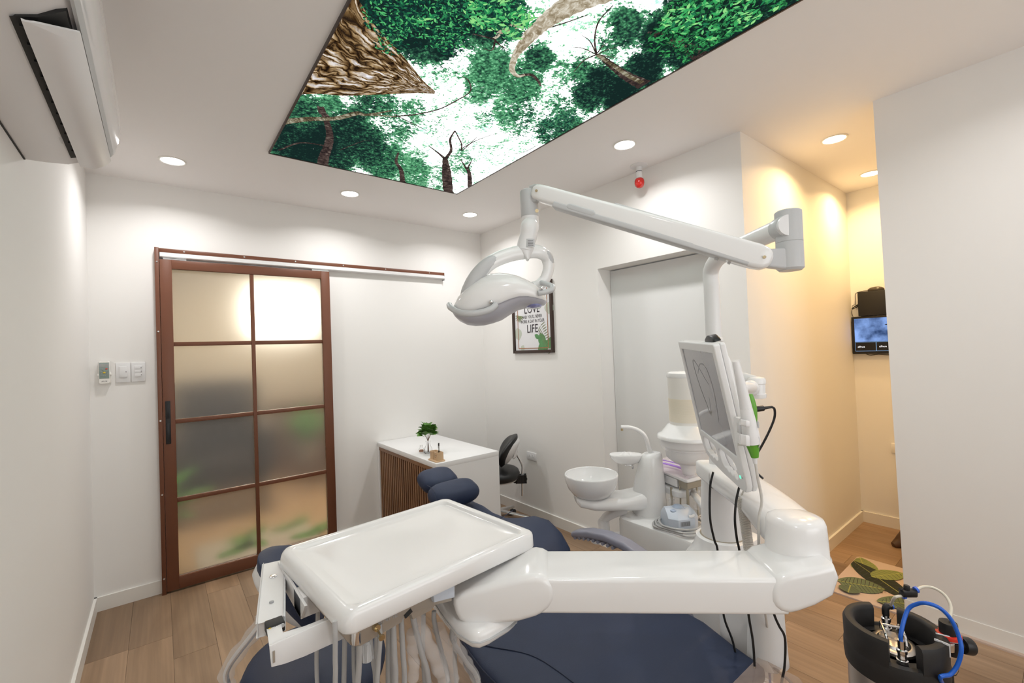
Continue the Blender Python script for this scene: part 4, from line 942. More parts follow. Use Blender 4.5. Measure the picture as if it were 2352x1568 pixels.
# bridge holding the bowl
bc = V((1.70, 1.545, 0)); d_ = (TC-bc); d_.z = 0; d_.normalize(); s_ = V((-d_.y, d_.x, 0))
b = B(); R = []
for t, zt, zb, wd in ((-.085, .700, .672, .045), (-.07, .700, .655, .072), (0, .698, .640, .095), (.08, .698, .635, .095), (.16, .702, .63, .088), (.22, .715, .625, .082), (.30, .74, .62, .070)): R.append(el(bc+d_*t+V((0, 0, (zt+zb)/2)), s_, EZ, wd, (zt-zb)/2, 24, 3))
loft(b, R); obj('bridge', b, WHITE, tu)
b = B(); lathe(b, bc, [(.05, .690), (.072, .694), (.095, .708), (.117, .735), (.130, .770), (.134, .800), (.133, .806), (.130, .808), (.127, .806), (.126, .795), (.117, .762), (.10, .735), (.07, .715), (.03, .708), (.001, .707)], 56); obj('bowl', b, WHITE, tu, sharp=50)
# bowl rinser spout (tall swan neck) and cup holder
b = B(); bs = V((1.952, 1.352, .90)); 
sp_ = [bs+V((0, 0, -.01)), onp(1490, 1020, bs, CF), onp(1482, 1003, bs, CF), onp(1466, 988, bs, CF), onp(1446, 981, bs, CF), onp(1426, 980, bs, CF)]
sp_[1] = onp(1493, 1035, bs, CF)
tube(b, [sp_[0], sp_[1], sp_[2]+V((0, 0, .0)), sp_[3], sp_[4], sp_[5]], lambda t: .0150-.006*t, 12, flat=.9); obj('spout', b, WHITE, tu)
b = B(); e_ = sp_[5]+V((.008, 0, 0)); cyl(b, e_+V((0, 0, -.003)), e_+V((0, 0, -.020)), .006); obj('nozzle', b, BRASS, tu)
b = B(); cc = V((1.862, 1.448, .888)); loft(b, [el(cc+V((0, 0, z)), CR, V((CF.x, CF.y, 0)).normalized(), a*1.22, a*.72, 28, 2.4) for z, a in ((-.045, .030), (-.035, .050), (-.015, .066), (0, .070), (.004, .068))]); obj('cup_shelf', b, WHITE, tu)
b = B(); p_ = onp(1440, 1066, cc, CF); q_ = onp(1452, 1069, cc, CF); tube(b, [p_+V((-.01, 0, .0)), q_, q_+V((.004, 0, -.016))], .006, 10); obj('cup_nozzle', b, CHROME, tu)
b = B()
for k in range(7):
    a = k*.9; poly(b, [cc+V((.05*math.cos(a), .035*math.sin(a), .006)), cc+V((.05*math.cos(a+.7), .035*math.sin(a+.7), .007)), cc+V((.01*math.cos(a), .01*math.sin(a), .020))])
obj('film_wrap', b, FILM, tu, smooth=False)
# rear hand-tap shaped suction rest
tc_ = V((1.76, 1.52, 0))
b = B(); h0 = onp(1437, 1166, (1.80, 1.46, 0), CF); h1 = onp(1405, 1178, (1.78, 1.50, 0), CF); h2 = onp(1387, 1192, (1.77, 1.53, 0), CF)
R = [rr(h0, s_, EZ, .030, .020, .01, 3), rr(h0.lerp(h1, .5), s_, EZ, .030, .020, .01, 3), rr(h1, s_, EZ, .030, .021, .01, 3), rr(h2+V((0, 0, .004)), s_, EZ, .026, .018, .012, 3), rr(h2+(h2-h1)*.7, s_, EZ, .018, .012, .010, 3)]
loft(b, R); obj('side_handle', b, WHITE2, tu)
b = B(); cyl(b, h2+V((0, 0, 0)), h2+V((0, 0, -.062)), .027, .029, 28, .003); obj('side_handle_post', b, WHITE2, tu)
b = B(); cyl(b, h2+V((0, 0, -.062)), h2+V((0, 0, -.066)), .026, .026, 28); obj('handle_base_ring', b, MGREY, tu)
b = B(); pf = h2+V((.02, -.06, -.070)); loft(b, [rr(pf+V((0, 0, z)), s_, d_, .045, .13, .03) for z in (0, -.02)]); obj('side_shelf', b, WHITE2, tu)
# lower front housing with its water bottle
lb = V((1.455, .565, 0))
b = B(); lathe(b, onp(1742, 1470, (1.50, .60, 0), CF)*0+V((1.44, .62, 0)), [(.048, .700), (.050, .60), (.055, .50), (.057, .475), (.054, .470), (.02, .470)], 36); obj('bottle_housing', b, WHITE2, tu)
b = B(); box(b, (1.475, .715, .40), (.06, .12, .62), .012); obj('side_support', b, WHITE2, tu)
wb = thing('water_bottle', 'clear plastic water bottle with a blue inner tube under the white housing', 'bottle', (1.44, .62, .36))
b = B(); lathe(b, (1.44, .62, 0), [(.047, .468), (.047, .40), (.043, .375), (.02, .365), (.001, .372), (.001, .376), (.018, .369), (.041, .379), (.0455, .40), (.0455, .468)], 32); obj('bottle_body', b, CLEAR, wb)
b = B(); tube(b, [(1.425, .61, .466), (1.425, .61, .42), (1.435, .61, .39), (1.455, .61, .38)], .0035, 8); obj('dip_tube', b, BLUER, wb)

# ================= delivery unit: tray, arm, hoses =================
du = thing('delivery_unit', 'glossy white instrument tray on a jointed white arm with hanging grey hoses', 'dental delivery unit', (.9, .9, .7))
tx, ty = V((.265, .0233, 0)), V((-.0175, .213, 0)); ta, tb_ = tx.length, ty.length; tx.normalize(); ty.normalize(); tcn_ = V((.5165, 1.125, 0))
b = B(); loft(b, [rr(tcn_+EZ*z+tx*(.011 if q > .0245 else 0), tx, ty, ta-q-(.011 if q > .0245 else 0), tb_-q, .022, 5) for z, q in ((.907, .002), (.912, -.001), (.940, 0), (.9458, .0014), (.9490, .0042), (.950, .008), (.950, .021), (.9488, .0240), (.9415, .0265), (.9400, .030), (.9400, .060), (.9398, .064))])
for v in b.verts:
    lx = (v.co-tcn_).dot(tx); q = -lx-(ta-.030)
    if q > 0 and v.co.z > .93: v.co.z -= (q/.030)**2.2*.016
obj('tray', b, WHITE, du, sharp=50)
# taupe instrument housing under the tray
HP = V((.30, .918, 0)); HN = V((-.08, .997, 0)).normalized()
ol = [(788, 1440), (788, 1460), (795, 1470), (806, 1482), (817, 1485), (828, 1484), (923, 1429), (927, 1418), (945, 1411), (949, 1423), (990, 1402), (1001, 1389), (1038, 1380), (1038, 1340)]
b = B(); prism(b, [onp(x, y, HP, HN) for x, y in ol], HN, .22, .002, 2); hs = obj('instrument_housing', b, TAUPE, du)
b = B(); pts = [(994, 1362), (998, 1384), (1045, 1372), (1045, 1345), (1000, 1350)]; prism(b, [onp(x, y, HP-HN*.012, HN) for x, y in pts], HN, .05, .003, 2); obj('housing_bracket', b, BSCALE, du)
def hpt(x, y, k=0): return onp(x, y, HP-HN*k, HN)
b = B(); prism(b, [hpt(927, 1415), hpt(947, 1402), hpt(947, 1407), hpt(928, 1416)], -HN, .002); 
obj('slot_window', box(B(), hpt(937, 1408), (.019, .004, .009), 0, (V((.9, .07, .42)).normalized(), HN, V((-.42, 0, .9)).normalized())), DARK, hs, smooth=False)
b.free()
text('JINME', .016, hpt(868, 1436, .001), (hpt(905, 1421)-hpt(868, 1438)).normalized(), EZ, MGREY, hs, 'lettering', sx=1.15)
b = B(); c = hpt(862, 1438); cyl(b, c+HN*.004, c-HN*.010, .008, .007, 16); obj('valve_collar', b, BRASS, hs); b = B(); q = hpt(876, 1462, .030); cyl(b, c, q, .0022, .0022, 10); cyl(b, q, q+(q-c).normalized()*.004, .0065, .0065, 16); obj('valve_stem', b, BRASS, hs)
b = B(); c = hpt(817, 1444, .006); cyl(b, c+EZ*.006, c-EZ*.028, .0095, .0095, 20, .001); obj('nozzle_socket', b, CHROME, hs); b = B(); cyl(b, c+EZ*.0061, c+EZ*.0075, .005, .005, 12); obj('socket_hole', b, DARK, hs)
b = B(); c = hpt(842, 1478, -.03); cyl(b, c+EZ*.01, c-EZ*.034, .0125, .0115, 20, .001); kn = obj('flow_knob', b, LGREY, hs)
for k in range(10):
    a = k*PI/5; obj('knob_ridge', box(B(), c+V((.0123*math.cos(a), .0123*math.sin(a), -.014)), (.0022, .0022, .036)), LGREY, kn, smooth=False)
# hoses hang in loops from the housing back up to the arm
hz_ = [(770, 1462, 770, 1568, .0048, -.02), (827, 1487, 822, 1568, .0060, .01), (852, 1474, 862, 1568, .0046, .02), (873, 1466, 866, 1568, .0050, .0), (903, 1446, 908, 1568, .0068, .02), (922, 1434, 929, 1568, .0060, .03), (950, 1424, 985, 1568, .0066, .04), (998, 1430, 1030, 1568, .0060, .10), (1040, 1470, 1100, 1568, .0062, .14)]
for i, (x0, y0, x1, y1, r, dd) in enumerate(hz_):
    a = hpt(x0, y0, -dd); c = hpt(x1, y1, -dd-.02); v = (c-a)
    p3 = c+v*.9+HN*.03; p3.z -= .12; e = V((a.x+.03+.01*(i % 3), 1.13+.01*(i % 4), .86))
    lo = p3+V((.01, .06, -.10))
    b = B(); tube(b, [a+EZ*.03, a, a.lerp(c, .5), c, p3, lo, V((lo.x+.01, lo.y+.07, lo.z+.02)), V((e.x, e.y+.03, (lo.z+e.z)/2)), e], r, 10, 5); obj('hose', b, HOSE, du)
for x0, y0, x1, y1, dd, r in ((960, 1424, 1020, 1560, .045, .016), (1042, 1470, 1095, 1560, .13, .014), (948, 1450, 950, 1560, .05, .013), (1008, 1440, 1045, 1560, .11, .016)):
    a = hpt(x0, y0, -dd); c = hpt(x1, y1, -dd-.02)
    b = B(); P = [a.lerp(c, k/9)+V((random.uniform(-.003, .003), random.uniform(-.003, .003), 0)) for k in range(10)]; tube(b, P, lambda t: r*(1+.07*math.sin(t*23+r*900)), 12, 2); obj('plastic_sleeve', b, FILM, du)
# folding instrument rack at the left of the tray
def hb(pts, t, nm, m=WHITE2, z=EZ, bev=.002): b = B(); prism(b, pts, z, t, bev, 2); return obj(nm, b, m, du)
RK = V((.19, 1.0, 0))
hb([onp(x, y, (.24, .985, 0), HN) for x, y in ((619, 1484), (624, 1532), (655, 1524), (700, 1507), (790, 1466), (790, 1410), (744, 1428), (700, 1448))], .004, 'rack_bar', WHITE2, HN, .0008)
hb([onz(x, y, .888) for x, y in ((612, 1443), (618, 1484), (640, 1478), (660, 1466), (790, 1412), (790, 1404), (700, 1440), (650, 1455), (645, 1430), (630, 1436))], .003, 'rack_shelf', WHITE2, EZ, .0008)
b = B(); p0, p1 = V((.232, 1.36, .885)), onz(622, 1438, .875); d = (p1-p0).normalized(); sd = d.cross(EZ).normalized()
ln_ = (p1-p0).length
box(b, (p0+p1)/2, (ln_, .048, .030), .004, (d, sd, sd.cross(d)), 2); hg = obj('rack_link', b, WHITE2, du)
for t, r in ((.30, .009), (.75, .005)):
    q = p0.lerp(p1, t); b = B(); cyl(b, q+EZ*.0145, q+EZ*.018, r, r, 16, .001); obj('screw', b, CHROME if r > .006 else MGREY, hg)
b = B(); q = onz(631, 1437, .884); box(b, q, (.034, .03, .02), .002); obj('hinge_gap', b, DARK, du)
for k, mm in enumerate((YELL, CHROME, LGREY)): b = B(); cyl(b, q+V((-.012+.012*k, -.018, .004)), q+V((-.012+.012*k, .018, .004)), .004); obj('hinge_spring', b, mm, du)
hb([V(p) for p in ((.238, 1.10, .862), (.238, 1.34, .862), (.238, 1.34, .908), (.238, 1.06, .908))], .006, 'tray_bracket', WHITE2, EX, .001)
hb([V(p) for p in ((.238, 1.10, .862), (.238, 1.16, .862), (.52, 1.18, .862), (.52, 1.12, .862))], .045, 'tray_bracket', WHITE2, EZ, .001)
obj('label_strip', box(B(), onp(629, 1508, (.24, .983, 0), HN), (.004, .001, .022), 0), TAUPE, du, smooth=False)
# main arm
AA, AB = V((.724, .792, .9)), V((1.106, .443, .9)); au = (AB-AA).normalized(); an = V((-au.y, au.x, 0)); AW = .154
def app(px, py, k=0): return onp(px, py, AA+an*k, an)
zt, zb = .900, (app(1500, 1413).z)
b = B(); R = []
for s in (-.10, .535):
    c = AA+au*s+an*(AW/2); c.z = (zt+zb)/2; R.append(rr(c, an, EZ, AW/2, (zt-zb)/2, .010, 4))
loft(b, R); obj('arm_beam', b, WHITE, du)
kn_ = [(1039, 1371), (1060, 1362), (1082, 1356), (1135, 1341), (1175, 1331), (1205, 1325), (1229, 1322), (1246, 1325), (1259, 1332), (1269, 1344), (1275, 1363), (1272, 1384), (1262, 1400), (1248, 1412), (1230, 1421), (1192, 1432), (1135, 1438), (1090, 1440), (1068, 1437), (1052, 1428), (1043, 1412), (1038, 1392)]
b = B(); prism(b, [app(x, y, -.006) for x, y in kn_], an, AW+.012, .016, 4); obj('arm_knuckle', b, WHITE, du, sharp=60)
jb = [(1774, 1384), (1773, 1363), (1777, 1347), (1786, 1333), (1800, 1322), (1824, 1316), (1877, 1306), (1922, 1300), (1934, 1330), (1920, 1372), (1877, 1396), (1837, 1410), (1816, 1414), (1796, 1409), (1782, 1398)]
b = B(); prism(b, [app(x, y, -.006) for x, y in jb], an, AW+.012, .017, 5); obj('arm_joint', b, WHITE, du, sharp=60)
ctop = .9045
b = B(); q0, q1 = onz(1742, 1266, .9008), onz(1818, 1314, .9008); d = (q1-q0); box(b, (q0+q1)/2, (d.length, .0022, .0016), 0, (d.normalized(), EZ.cross(d.normalized()), EZ)); obj('joint_seam', b, INK, du, smooth=False)
CC = V((1.262, .462, 0))
b = B(); lathe(b, CC, [(.074, .880), (.074, .904), (.0705, .908), (.0685, .96), (.0665, .985), (.062, .996), (.050, 1.002), (.02, 1.0055), (.001, 1.006)], 44); obj('arm_column', b, WHITE, du, sharp=60)
d = (PO-CC); d.z = 0; LL = d.length; d.normalize(); sd = V((-d.y, d.x, 0))
b = B(); R = []
for s, z1, z0, hw, p in ((-.02, .99, .92, .055, 3), (.0, 1.001, .915, .0662, 3.2), (.05, 1.004, .905, .0665, 3.2), (.10, 1.005, .915, .0665, 3.4), (.18, 1.005, .928, .0665, 3.6), (.30, 1.002, .926, .067, 4), (.42, .992, .920, .068, 5), (LL-.02, .984, .916, .069, 6), (LL+.035, .980, .914, .069, 7), (LL+.072, .978, .914, .068, 7)):
    R.append(el(CC+d*s+EZ*((z0+z1)/2), sd, EZ, hw, (z1-z0)/2, 36, p))
loft(b, R); obj('upper_arm', b, WHITE, du, sharp=45)
b = B(); loft(b, [el(CC+d*(LL-.105)+EZ*.950+d*k, sd, EZ, .0695, .0345, 36, 6) for k in (0, .0012)]); obj('arm_seam', b, MGREY, du)
# wrist block under the knuckle
wl = [(985, 1378), (1000, 1404), (1024, 1442), (1050, 1474), (1082, 1494), (1102, 1496), (1125, 1487), (1171, 1458), (1184, 1446), (1187, 1432), (1160, 1405), (1110, 1370), (1040, 1345)]
b = B(); prism(b, [onz(x, y, .755) for x, y in wl], EZ, .045, .018, 4); obj('wrist_block', b, WHITE, du, sharp=60)
b = B(); prism(b, [onz(x, y, .776)+(-.0006)*V((0, 0, 0)) for x, y in [(986, 1366), (1000, 1390), (1024, 1426), (1050, 1456), (1084, 1477), (1104, 1478), (1126, 1470), (1172, 1444), (1188, 1430), (1190, 1418), (1160, 1390), (1110, 1358), (1040, 1332)]], EZ, .0012); obj('wrist_seam', b, LGREY, du, smooth=False)
b = B(); cyl(b, (.80, .93, .79), (.80, .93, .80), .05); obj('wrist_pivot', b, WHITE2, du)

# ================= operating lamp =================
ol_ = thing('operating_lamp', 'white dental operating lamp on a tall pole with a long spring arm', 'dental lamp', PO+EZ*.98)
PZ = 1.775
b = B(); lathe(b, PO, [(.036, .975), (.036, 1.00), (.030, 1.02), (.030, 1.30), (.0285, 1.30), (.0285, 1.448), (.033, 1.450), (.0335, 1.456), (.033, 1.462), (.0285, 1.464), (.0285, 1.60)], 32); obj('pole', b, WHITE2, ol_)
b = B(); lathe(b, PO, [(.0306, 1.298), (.0306, 1.303)], 32); obj('pole_ring', b, INK, ol_)
RC = at(1812, 540, 1.25); RCx = V((RC.x, RC.y, 0)); LC = at(1216, 460, 1.48); LCx = V((LC.x, LC.y, 0))
hin = onp(1812, 516, RCx, CF)
p_ = PO+EZ*1.59
b = B(); tube(b, [p_, PO+EZ*1.66, PO+EZ*1.72+(hin-PO)*.0, (PO+EZ*1.755).lerp(hin, .12), (PO+EZ*1.765).lerp(hin, .35), (PO+EZ*1.767).lerp(hin, .7), hin+(hin-PO).normalized()*0], lambda t: .0285, 24, 6); obj('boom', b, WHITE2, ol_, sharp=70)
r_ = .034
zc = [onp(1812, y, RCx, CF).z for y in (477, 552, 618)]
b = B(); lathe(b, RCx, [(r_-.004, zc[0]), (r_, zc[0]-.004), (r_, zc[1]+.001), (r_-.001, zc[1])], 40); obj('swivel_top', b, LGREY, ol_)
b = B(); lathe(b, RCx, [(r_-.001, zc[1]), (r_, zc[1]-.001), (r_, zc[2]+.006), (r_-.006, zc[2])], 40); obj('swivel_bottom', b, LGREY, ol_)
hd_ = (PO-RCx); hd_.z = 0; hd_.normalize(); q = hin.copy(); b = B(); cyl(b, q+hd_*.01, q+hd_*.048, .0305, .0305, 28, .002); obj('boom_collar', b, LGREY, ol_)
# spring arm between the two swivels
pr, pl = onp(1752, 594, RCx, CF), onp(1237, 443, LCx, CF)
ad = (pl-pr).normalized(); asd = ad.cross(EZ).normalized(); aup = asd.cross(ad)
b = B(); R = []
Ls = (pl-pr).length
for s, hw, hh in ((-.022, .012, .012), (-.016, .020, .022), (-.004, .024, .030), (.02, .026, .0335), (Ls*.5, .025, .031), (Ls-.02, .023, .026), (Ls+.008, .021, .024), (Ls+.018, .016, .018), (Ls+.022, .010, .010)): R.append(rr(pr+ad*s, asd, aup, hw, hh, .012, 4))
loft(b, R); sa = obj('spring_arm', b, WHITE, ol_, sharp=50)
b = B(); loft(b, [rr(pr+ad*s-aup*.024, asd, aup, .0255, .009, .004, 3) for s in (.03, Ls*.9)]); obj('arm_underside', b, LGREY, sa)
b = B(); loft(b, [rr(pr+ad*s+aup*.028, asd, aup, .012, .006, .003, 3) for s in (.10, Ls-.25)]); obj('arm_spine', b, LGREY, sa)
sgn = -1 if asd.dot(CF) > 0 else 1
for s in (.0, Ls): b = B(); q = pr+ad*s+asd*(sgn*.0265 if s == 0 else sgn*.0235); cyl(b, q-asd*sgn*.004, q+asd*sgn*.0012, .0042, .0042, 14); obj('screw', b, BRASS, sa)
g0 = onp(1304, 488, pl+asd*sgn*.024, asd); g1 = onp(1352, 488, pl+asd*sgn*.024, asd); t0 = (g0-pr).dot(ad); t1 = t0-.075
b = B(); loft(b, [rr(pr+ad*s-aup*.018+asd*sgn*.012, asd, aup, .0145, hh, .006, 3) for s, hh in ((t0+.01, .005), (t0+.006, .009), (t0, .0105), (t1, .0105), (t1-.008, .006))]); obj('arm_grip', b, LGREY, sa)
for s, r in ((.075, .004), (.11, .005)): b = B(); cyl(b, pr+ad*s-aup*.030, pr+ad*s-aup*.040, r, r, 12); obj('screw', b, LGREY, sa)
b = B(); q = V((RCx.x, RCx.y, pr.z)); loft(b, [rr(q.lerp(pr, t), asd, EZ, .018, h, .008, 3) for t, h in ((.2, .030), (.7, .026), (1.1, .022))]); obj('swivel_fork', b, LGREY, ol_)
# left swivel, drop tube
zl = [onp(1216, y, LCx, CF).z for y in (431, 492)]
b = B(); lathe(b, LCx, [(.024, zl[0]+.003), (.029, zl[0]), (.0305, zl[0]-.004), (.0300, zl[1]+.004), (.0290, zl[1])], 36); ls_ = obj('head_swivel', b, LGREY, ol_)
b = B(); q = V((LCx.x, LCx.y, pl.z)); dd_ = (pl-q); loft(b, [rr(q.lerp(pl, t), asd, EZ, .017, h, .006, 3) for t, h in ((.2, .030), (.8, .028), (1.15, .022))]); obj('swivel_fork', b, LGREY, ol_)
b = B(); q = onp(1233, 484, LCx-CF*.026, CF); cyl(b, q+CF*.004, q-CF*.002, .0055, .0055, 16); obj('lock_screw', b, BRASS, ls_)
cps = [V((LCx.x, LCx.y, zl[1]+.004)), V((LCx.x, LCx.y, zl[1]-.035)), onp(1216, 520, LCx, CF), onp(1214, 540, LCx, CF), onp(1208, 560, LCx, CF), onp(1205, 575, LCx, CF)]
b = B(); tube(b, cps, lambda t: .0285-.001*t, 28, 5); dt = obj('drop_tube', b, WHITE2, ol_, sharp=70)
b = B(); q0_, q1_ = onp(1205, 570, LCx-CF*.003, CF), onp(1212, 597, LCx-CF*.003, CF); loft(b, [el(q0_.lerp(q1_, t), CR, CF, .027*(1-t)+.004, .022, 24) for t in (0, .3, .6, 1)]); obj('fork_tip', b, WHITE2, ol_)
q = onp(1216, 563, LCx-CF*.0285, CF)
b = B()
for i in range(7):
    pass
R = []
for zz2 in (-.013, .013):
    R.append([onp(1216+dx, 562, LCx, CF)+CR*0+V((0, 0, zz2))-CF*(.0298*math.cos(a))+CR*(.0298*math.sin(a)-.0) for a, dx in ((-.55+.22*k, 0) for k in range(6))])
vr = [[b.verts.new(p) for p in r] for r in R]
for i in range(5): b.faces.new((vr[0][i], vr[0][i+1], vr[1][i+1], vr[1][i]))
obj('rating_label', b, LGREY, dt)
for k in range(4):
    b = B(); z_ = .008-.005*k; c_ = onp(1216, 562, LCx, CF)+V((0, 0, z_)); pts = [c_-CF*(.0301*math.cos(a))+CR*(.0301*math.sin(a)) for a in (-.2, 0, .2, .38)]
    vs2 = [b.verts.new(p) for p in pts]+[b.verts.new(p-EZ*.0014) for p in pts[::-1]]
    for i in range(3): b.faces.new((vs2[i], vs2[i+1], vs2[6-i], vs2[7-i]))
    obj('label_print', b, INK, dt, smooth=False)
# lamp head, lofted crosswise along the handle axis
HC = LCx; hdep = CF.copy(); hdep.z = 0; hdep.normalize(); hl = V((hdep.y, -hdep.x, 0))
sec = [  # px, top y, bottom y, depth
    (1041, 712, 720, .015), (1046, 700, 728, .045), (1056, 683, 738, .072), (1072, 664, 746, .093), (1090, 650, 748.5, .104), (1110, 638, 747, .110), (1130, 631, 742, .112), (1150, 629, 735, .113), (1170, 631, 722, .112), (1190, 636, 711, .108), (1210, 645, 706, .101), (1228, 655, 705, .088), (1242, 667, 703, .068), (1251, 678, 700, .042), (1255, 686, 695, .012)]
def hsec(px, ty_, by_, dp, f0=0.0, f1=1.0, grow=1.0, full=True, n=36):
    t = onp(px, ty_, HC, CF); u = onp(px, by_, HC, CF); c = (t+u)/2; hh = (t.z-u.z)/2
    return c, hh
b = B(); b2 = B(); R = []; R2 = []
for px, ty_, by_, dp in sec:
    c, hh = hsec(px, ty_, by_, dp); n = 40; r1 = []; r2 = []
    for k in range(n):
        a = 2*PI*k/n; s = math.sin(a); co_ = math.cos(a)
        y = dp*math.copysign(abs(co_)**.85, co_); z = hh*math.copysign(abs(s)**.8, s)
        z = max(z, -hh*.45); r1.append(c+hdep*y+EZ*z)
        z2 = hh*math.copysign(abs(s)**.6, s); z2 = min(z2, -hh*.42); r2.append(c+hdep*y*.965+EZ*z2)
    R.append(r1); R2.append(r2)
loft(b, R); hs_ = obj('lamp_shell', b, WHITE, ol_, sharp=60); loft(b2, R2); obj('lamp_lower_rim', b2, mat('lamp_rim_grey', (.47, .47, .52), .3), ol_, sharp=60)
b = B(); c = onp(1225, 700, HC, CF); loft(b, [el(c-EZ*z, hl, hdep, .030*k, .06*k, 28) for z, k in ((-.006, 1), (.004, .97), (.010, .8), (.012, .2))]); obj('lens', b, LENSB, hs_)
# arching yoke
ya = [(1068, 692, -.03), (1076, 668, -.035), (1095, 635, -.038), (1125, 605, -.035), (1160, 588, -.02), (1200, 579, 0), (1236, 578, .015), (1256, 592, .03), (1260, 615, .035), (1252, 640, .035), (1236, 656, .03), (1222, 660, .02)]
def ypt(i): x, y, dpt = ya[i]; return onp(x, y, HC+hdep*dpt*1.5, CF)
b = B(); tube(b, [ypt(i) for i in range(len(ya))], lambda t: .0190-.006*abs(t-.45), 20, 6, flat=1.25); yk = obj('yoke', b, WHITE, ol_, sharp=70)
def ysub(i0, i1, rr_, nm, m, ex=0):
    P = [ypt(i)+EZ*ex for i in range(i0, i1)]; b = B(); tube(b, P, lambda t: rr_*(.45+.55*math.sin(PI*min(max(t, .06), .94))**.35), 18, 6, flat=1.12); return obj(nm, b, m, yk, sharp=70)
ysub(0, 5, .0205, 'yoke_grip', LGREY, .0016); ysub(6, 9, .0190, 'yoke_grip', LGREY, .0012)
# side handles
b = B(); P = [onp(x, y, HC-hdep*k, CF) for x, y, k in ((1032, 700, .00), (1035, 706, .06), (1052, 716, .10), (1075, 720, .125), (1105, 717, .13), (1128, 709, .125), (1140, 699, .115))]; tube(b, P, lambda t: .0095, 16, 6); sh_ = obj('side_handle', b, LGREY, ol_, sharp=70)
b = B(); q = onp(1128, 693, HC-hdep*.118, CF); ball(b, q, .0075, 10, (1, 1, .8)); obj('handle_cap', b, CHROME, sh_)
b = B(); P = [onp(x, y, HC-hdep*k, CF) for x, y, k in ((1238, 648, -.05), (1255, 652, .0), (1269, 658, .05), (1266, 666, .075), (1250, 671, .085), (1236, 673, .088))]; tube(b, P, lambda t: .0085, 16, 6); sh2 = obj('side_handle', b, LGREY, ol_, sharp=70)
b = B(); q = onp(1243, 662, HC-hdep*.09, CF); ball(b, q, .0075, 10, (1, 1, .8)); obj('handle_cap', b, CHROME, sh2)
# ================= side display with intraoral camera =================
def curve_plate(outs, o, ex, ey, depth, bev, m, nm, par):
    "flat plate with holes: outlines in metres in the (ex, ey) plane, thickness depth along ex x ey"
    cu = bpy.data.curves.new(nm, 'CURVE'); cu.dimensions = '2D'; cu.fill_mode = 'BOTH'; cu.extrude = depth/2-bev; cu.bevel_depth = bev; cu.bevel_resolution = 2; cu.offset = -bev
    for pts in outs:
        s = cu.splines.new('POLY'); s.points.add(len(pts)-1); s.use_cyclic_u = True
        for p, q in zip(s.points, pts): p.co = (q[0], q[1], 0, 1)
    t = bpy.data.objects.new('t', cu); COL.objects.link(t); dg = bpy.context.evaluated_depsgraph_get()
    me = bpy.data.meshes.new_from_object(t.evaluated_get(dg)); bpy.data.objects.remove(t); ez = ex.cross(ey); off = ORG[par]
    for v in me.vertices: v.co = V(o)+ex*v.co.x+ey*v.co.y+ez*(v.co.z+depth/2)-off
    me.polygons.foreach_set('use_smooth', [True]*len(me.polygons)); me.set_sharp_from_angle(angle=.6)
    me.name = nm; me.materials.clear(); me.materials.append(m); ob = bpy.data.objects.new(nm, me); COL.objects.link(ob); ob.parent = par; ORG[ob] = off; return ob
MO = V((1.393, .836, 1.429)); m1, m2, m3 = V((-.7226, -.6906, -.0299)), V((.1497, -.1141, -.9821)), V((.6748, -.7142, .1859)); MW, MH = .344, .28
md = thing('side_display', 'tilted grey-screened display in white casing with two hand holes and tooth outline', 'monitor', MO+m1*.17+m2*.2)
def loc2(px, py): q = onp(px, py, MO, m3)-MO; return (q.dot(m1), q.dot(m2))
def rnd(pts, k=4):  # smooth a closed outline
    n = len(pts); out = []
    for i in range(n):
        a, b_, c, d = [V((*pts[(i+j) % n], 0)) for j in (-1, 0, 1, 2)]
        for j in range(k):
            t = j/k; p = .5*((2*b_)+(c-a)*t+(2*a-5*b_+4*c-d)*t*t+(3*b_-a-3*c+d)*t**3); out.append((p.x, p.y))
    return out
outer = [(-.024, -.020), (-.018, -.025), (MW+.022, -.025), (MW+.028, -.019), (MW+.030, MH+.05), (MW+.024, MH+.075), (MW+.004, MH+.094), (MW-.03, MH+.098), (.17, MH+.098), (.06, MH+.094), (.008, MH+.080), (-.012, MH+.055), (-.024, MH+.01)]
scr = [(0, 0), (MW, 0), (MW, MH), (0, MH)]
h1 = rnd([(.02, MH+.022), (.06, MH+.018), (.13, MH+.020), (.15, MH+.035), (.148, MH+.060), (.125, MH+.070), (.11, MH+.064), (.095, MH+.071), (.08, MH+.065), (.065, MH+.070), (.05, MH+.063), (.03, MH+.062), (.018, MH+.045)])
h2 = rnd([(.185, MH+.020), (.24, MH+.018), (.30, MH+.022), (.318, MH+.038), (.315, MH+.065), (.295, MH+.074), (.28, MH+.067), (.265, MH+.074), (.25, MH+.067), (.235, MH+.073), (.22, MH+.066), (.20, MH+.066), (.18, MH+.045)])
curve_plate([outer, scr, h1, h2], MO, m1, m2, .016, .003, WHITE2, 'front_bezel', md)
curve_plate([[(x*1.0, y) for x, y in outer], h1, h2], MO+m3*.0165, m1, m2, .014, .004, WHITE2, 'back_casing', md)
SCR = mat('display_glass_grey', (.20, .20, .235), .07, var=.02, coat=.6)
b = B(); prism(b, [MO+m3*.004+m1*x+m2*y for x, y in scr], m3, .004); sc_ = obj('screen', b, SCR, md, smooth=False)
LOGO = mat('tooth_line_grey', (.24, .235, .24), .3)
def lg(pts, nm='tooth_outline', w=.0022):
    b = B(); P = cat([MO+m3*.0036+m1*x+m2*y for x, y in pts], 6)
    pv = None
    for i, p in enumerate(P):
        d = (P[min(i+1, len(P)-1)]-P[max(i-1, 0)]).normalized(); q = d.cross(m3)*w*(.4+.6*math.sin(PI*i/(len(P)-1)))
        cur = (b.verts.new(p-q), b.verts.new(p+q))
        if pv: b.faces.new((pv[0], pv[1], cur[1], cur[0]))
        pv = cur
    return obj(nm, b, LOGO, sc_, smooth=False)
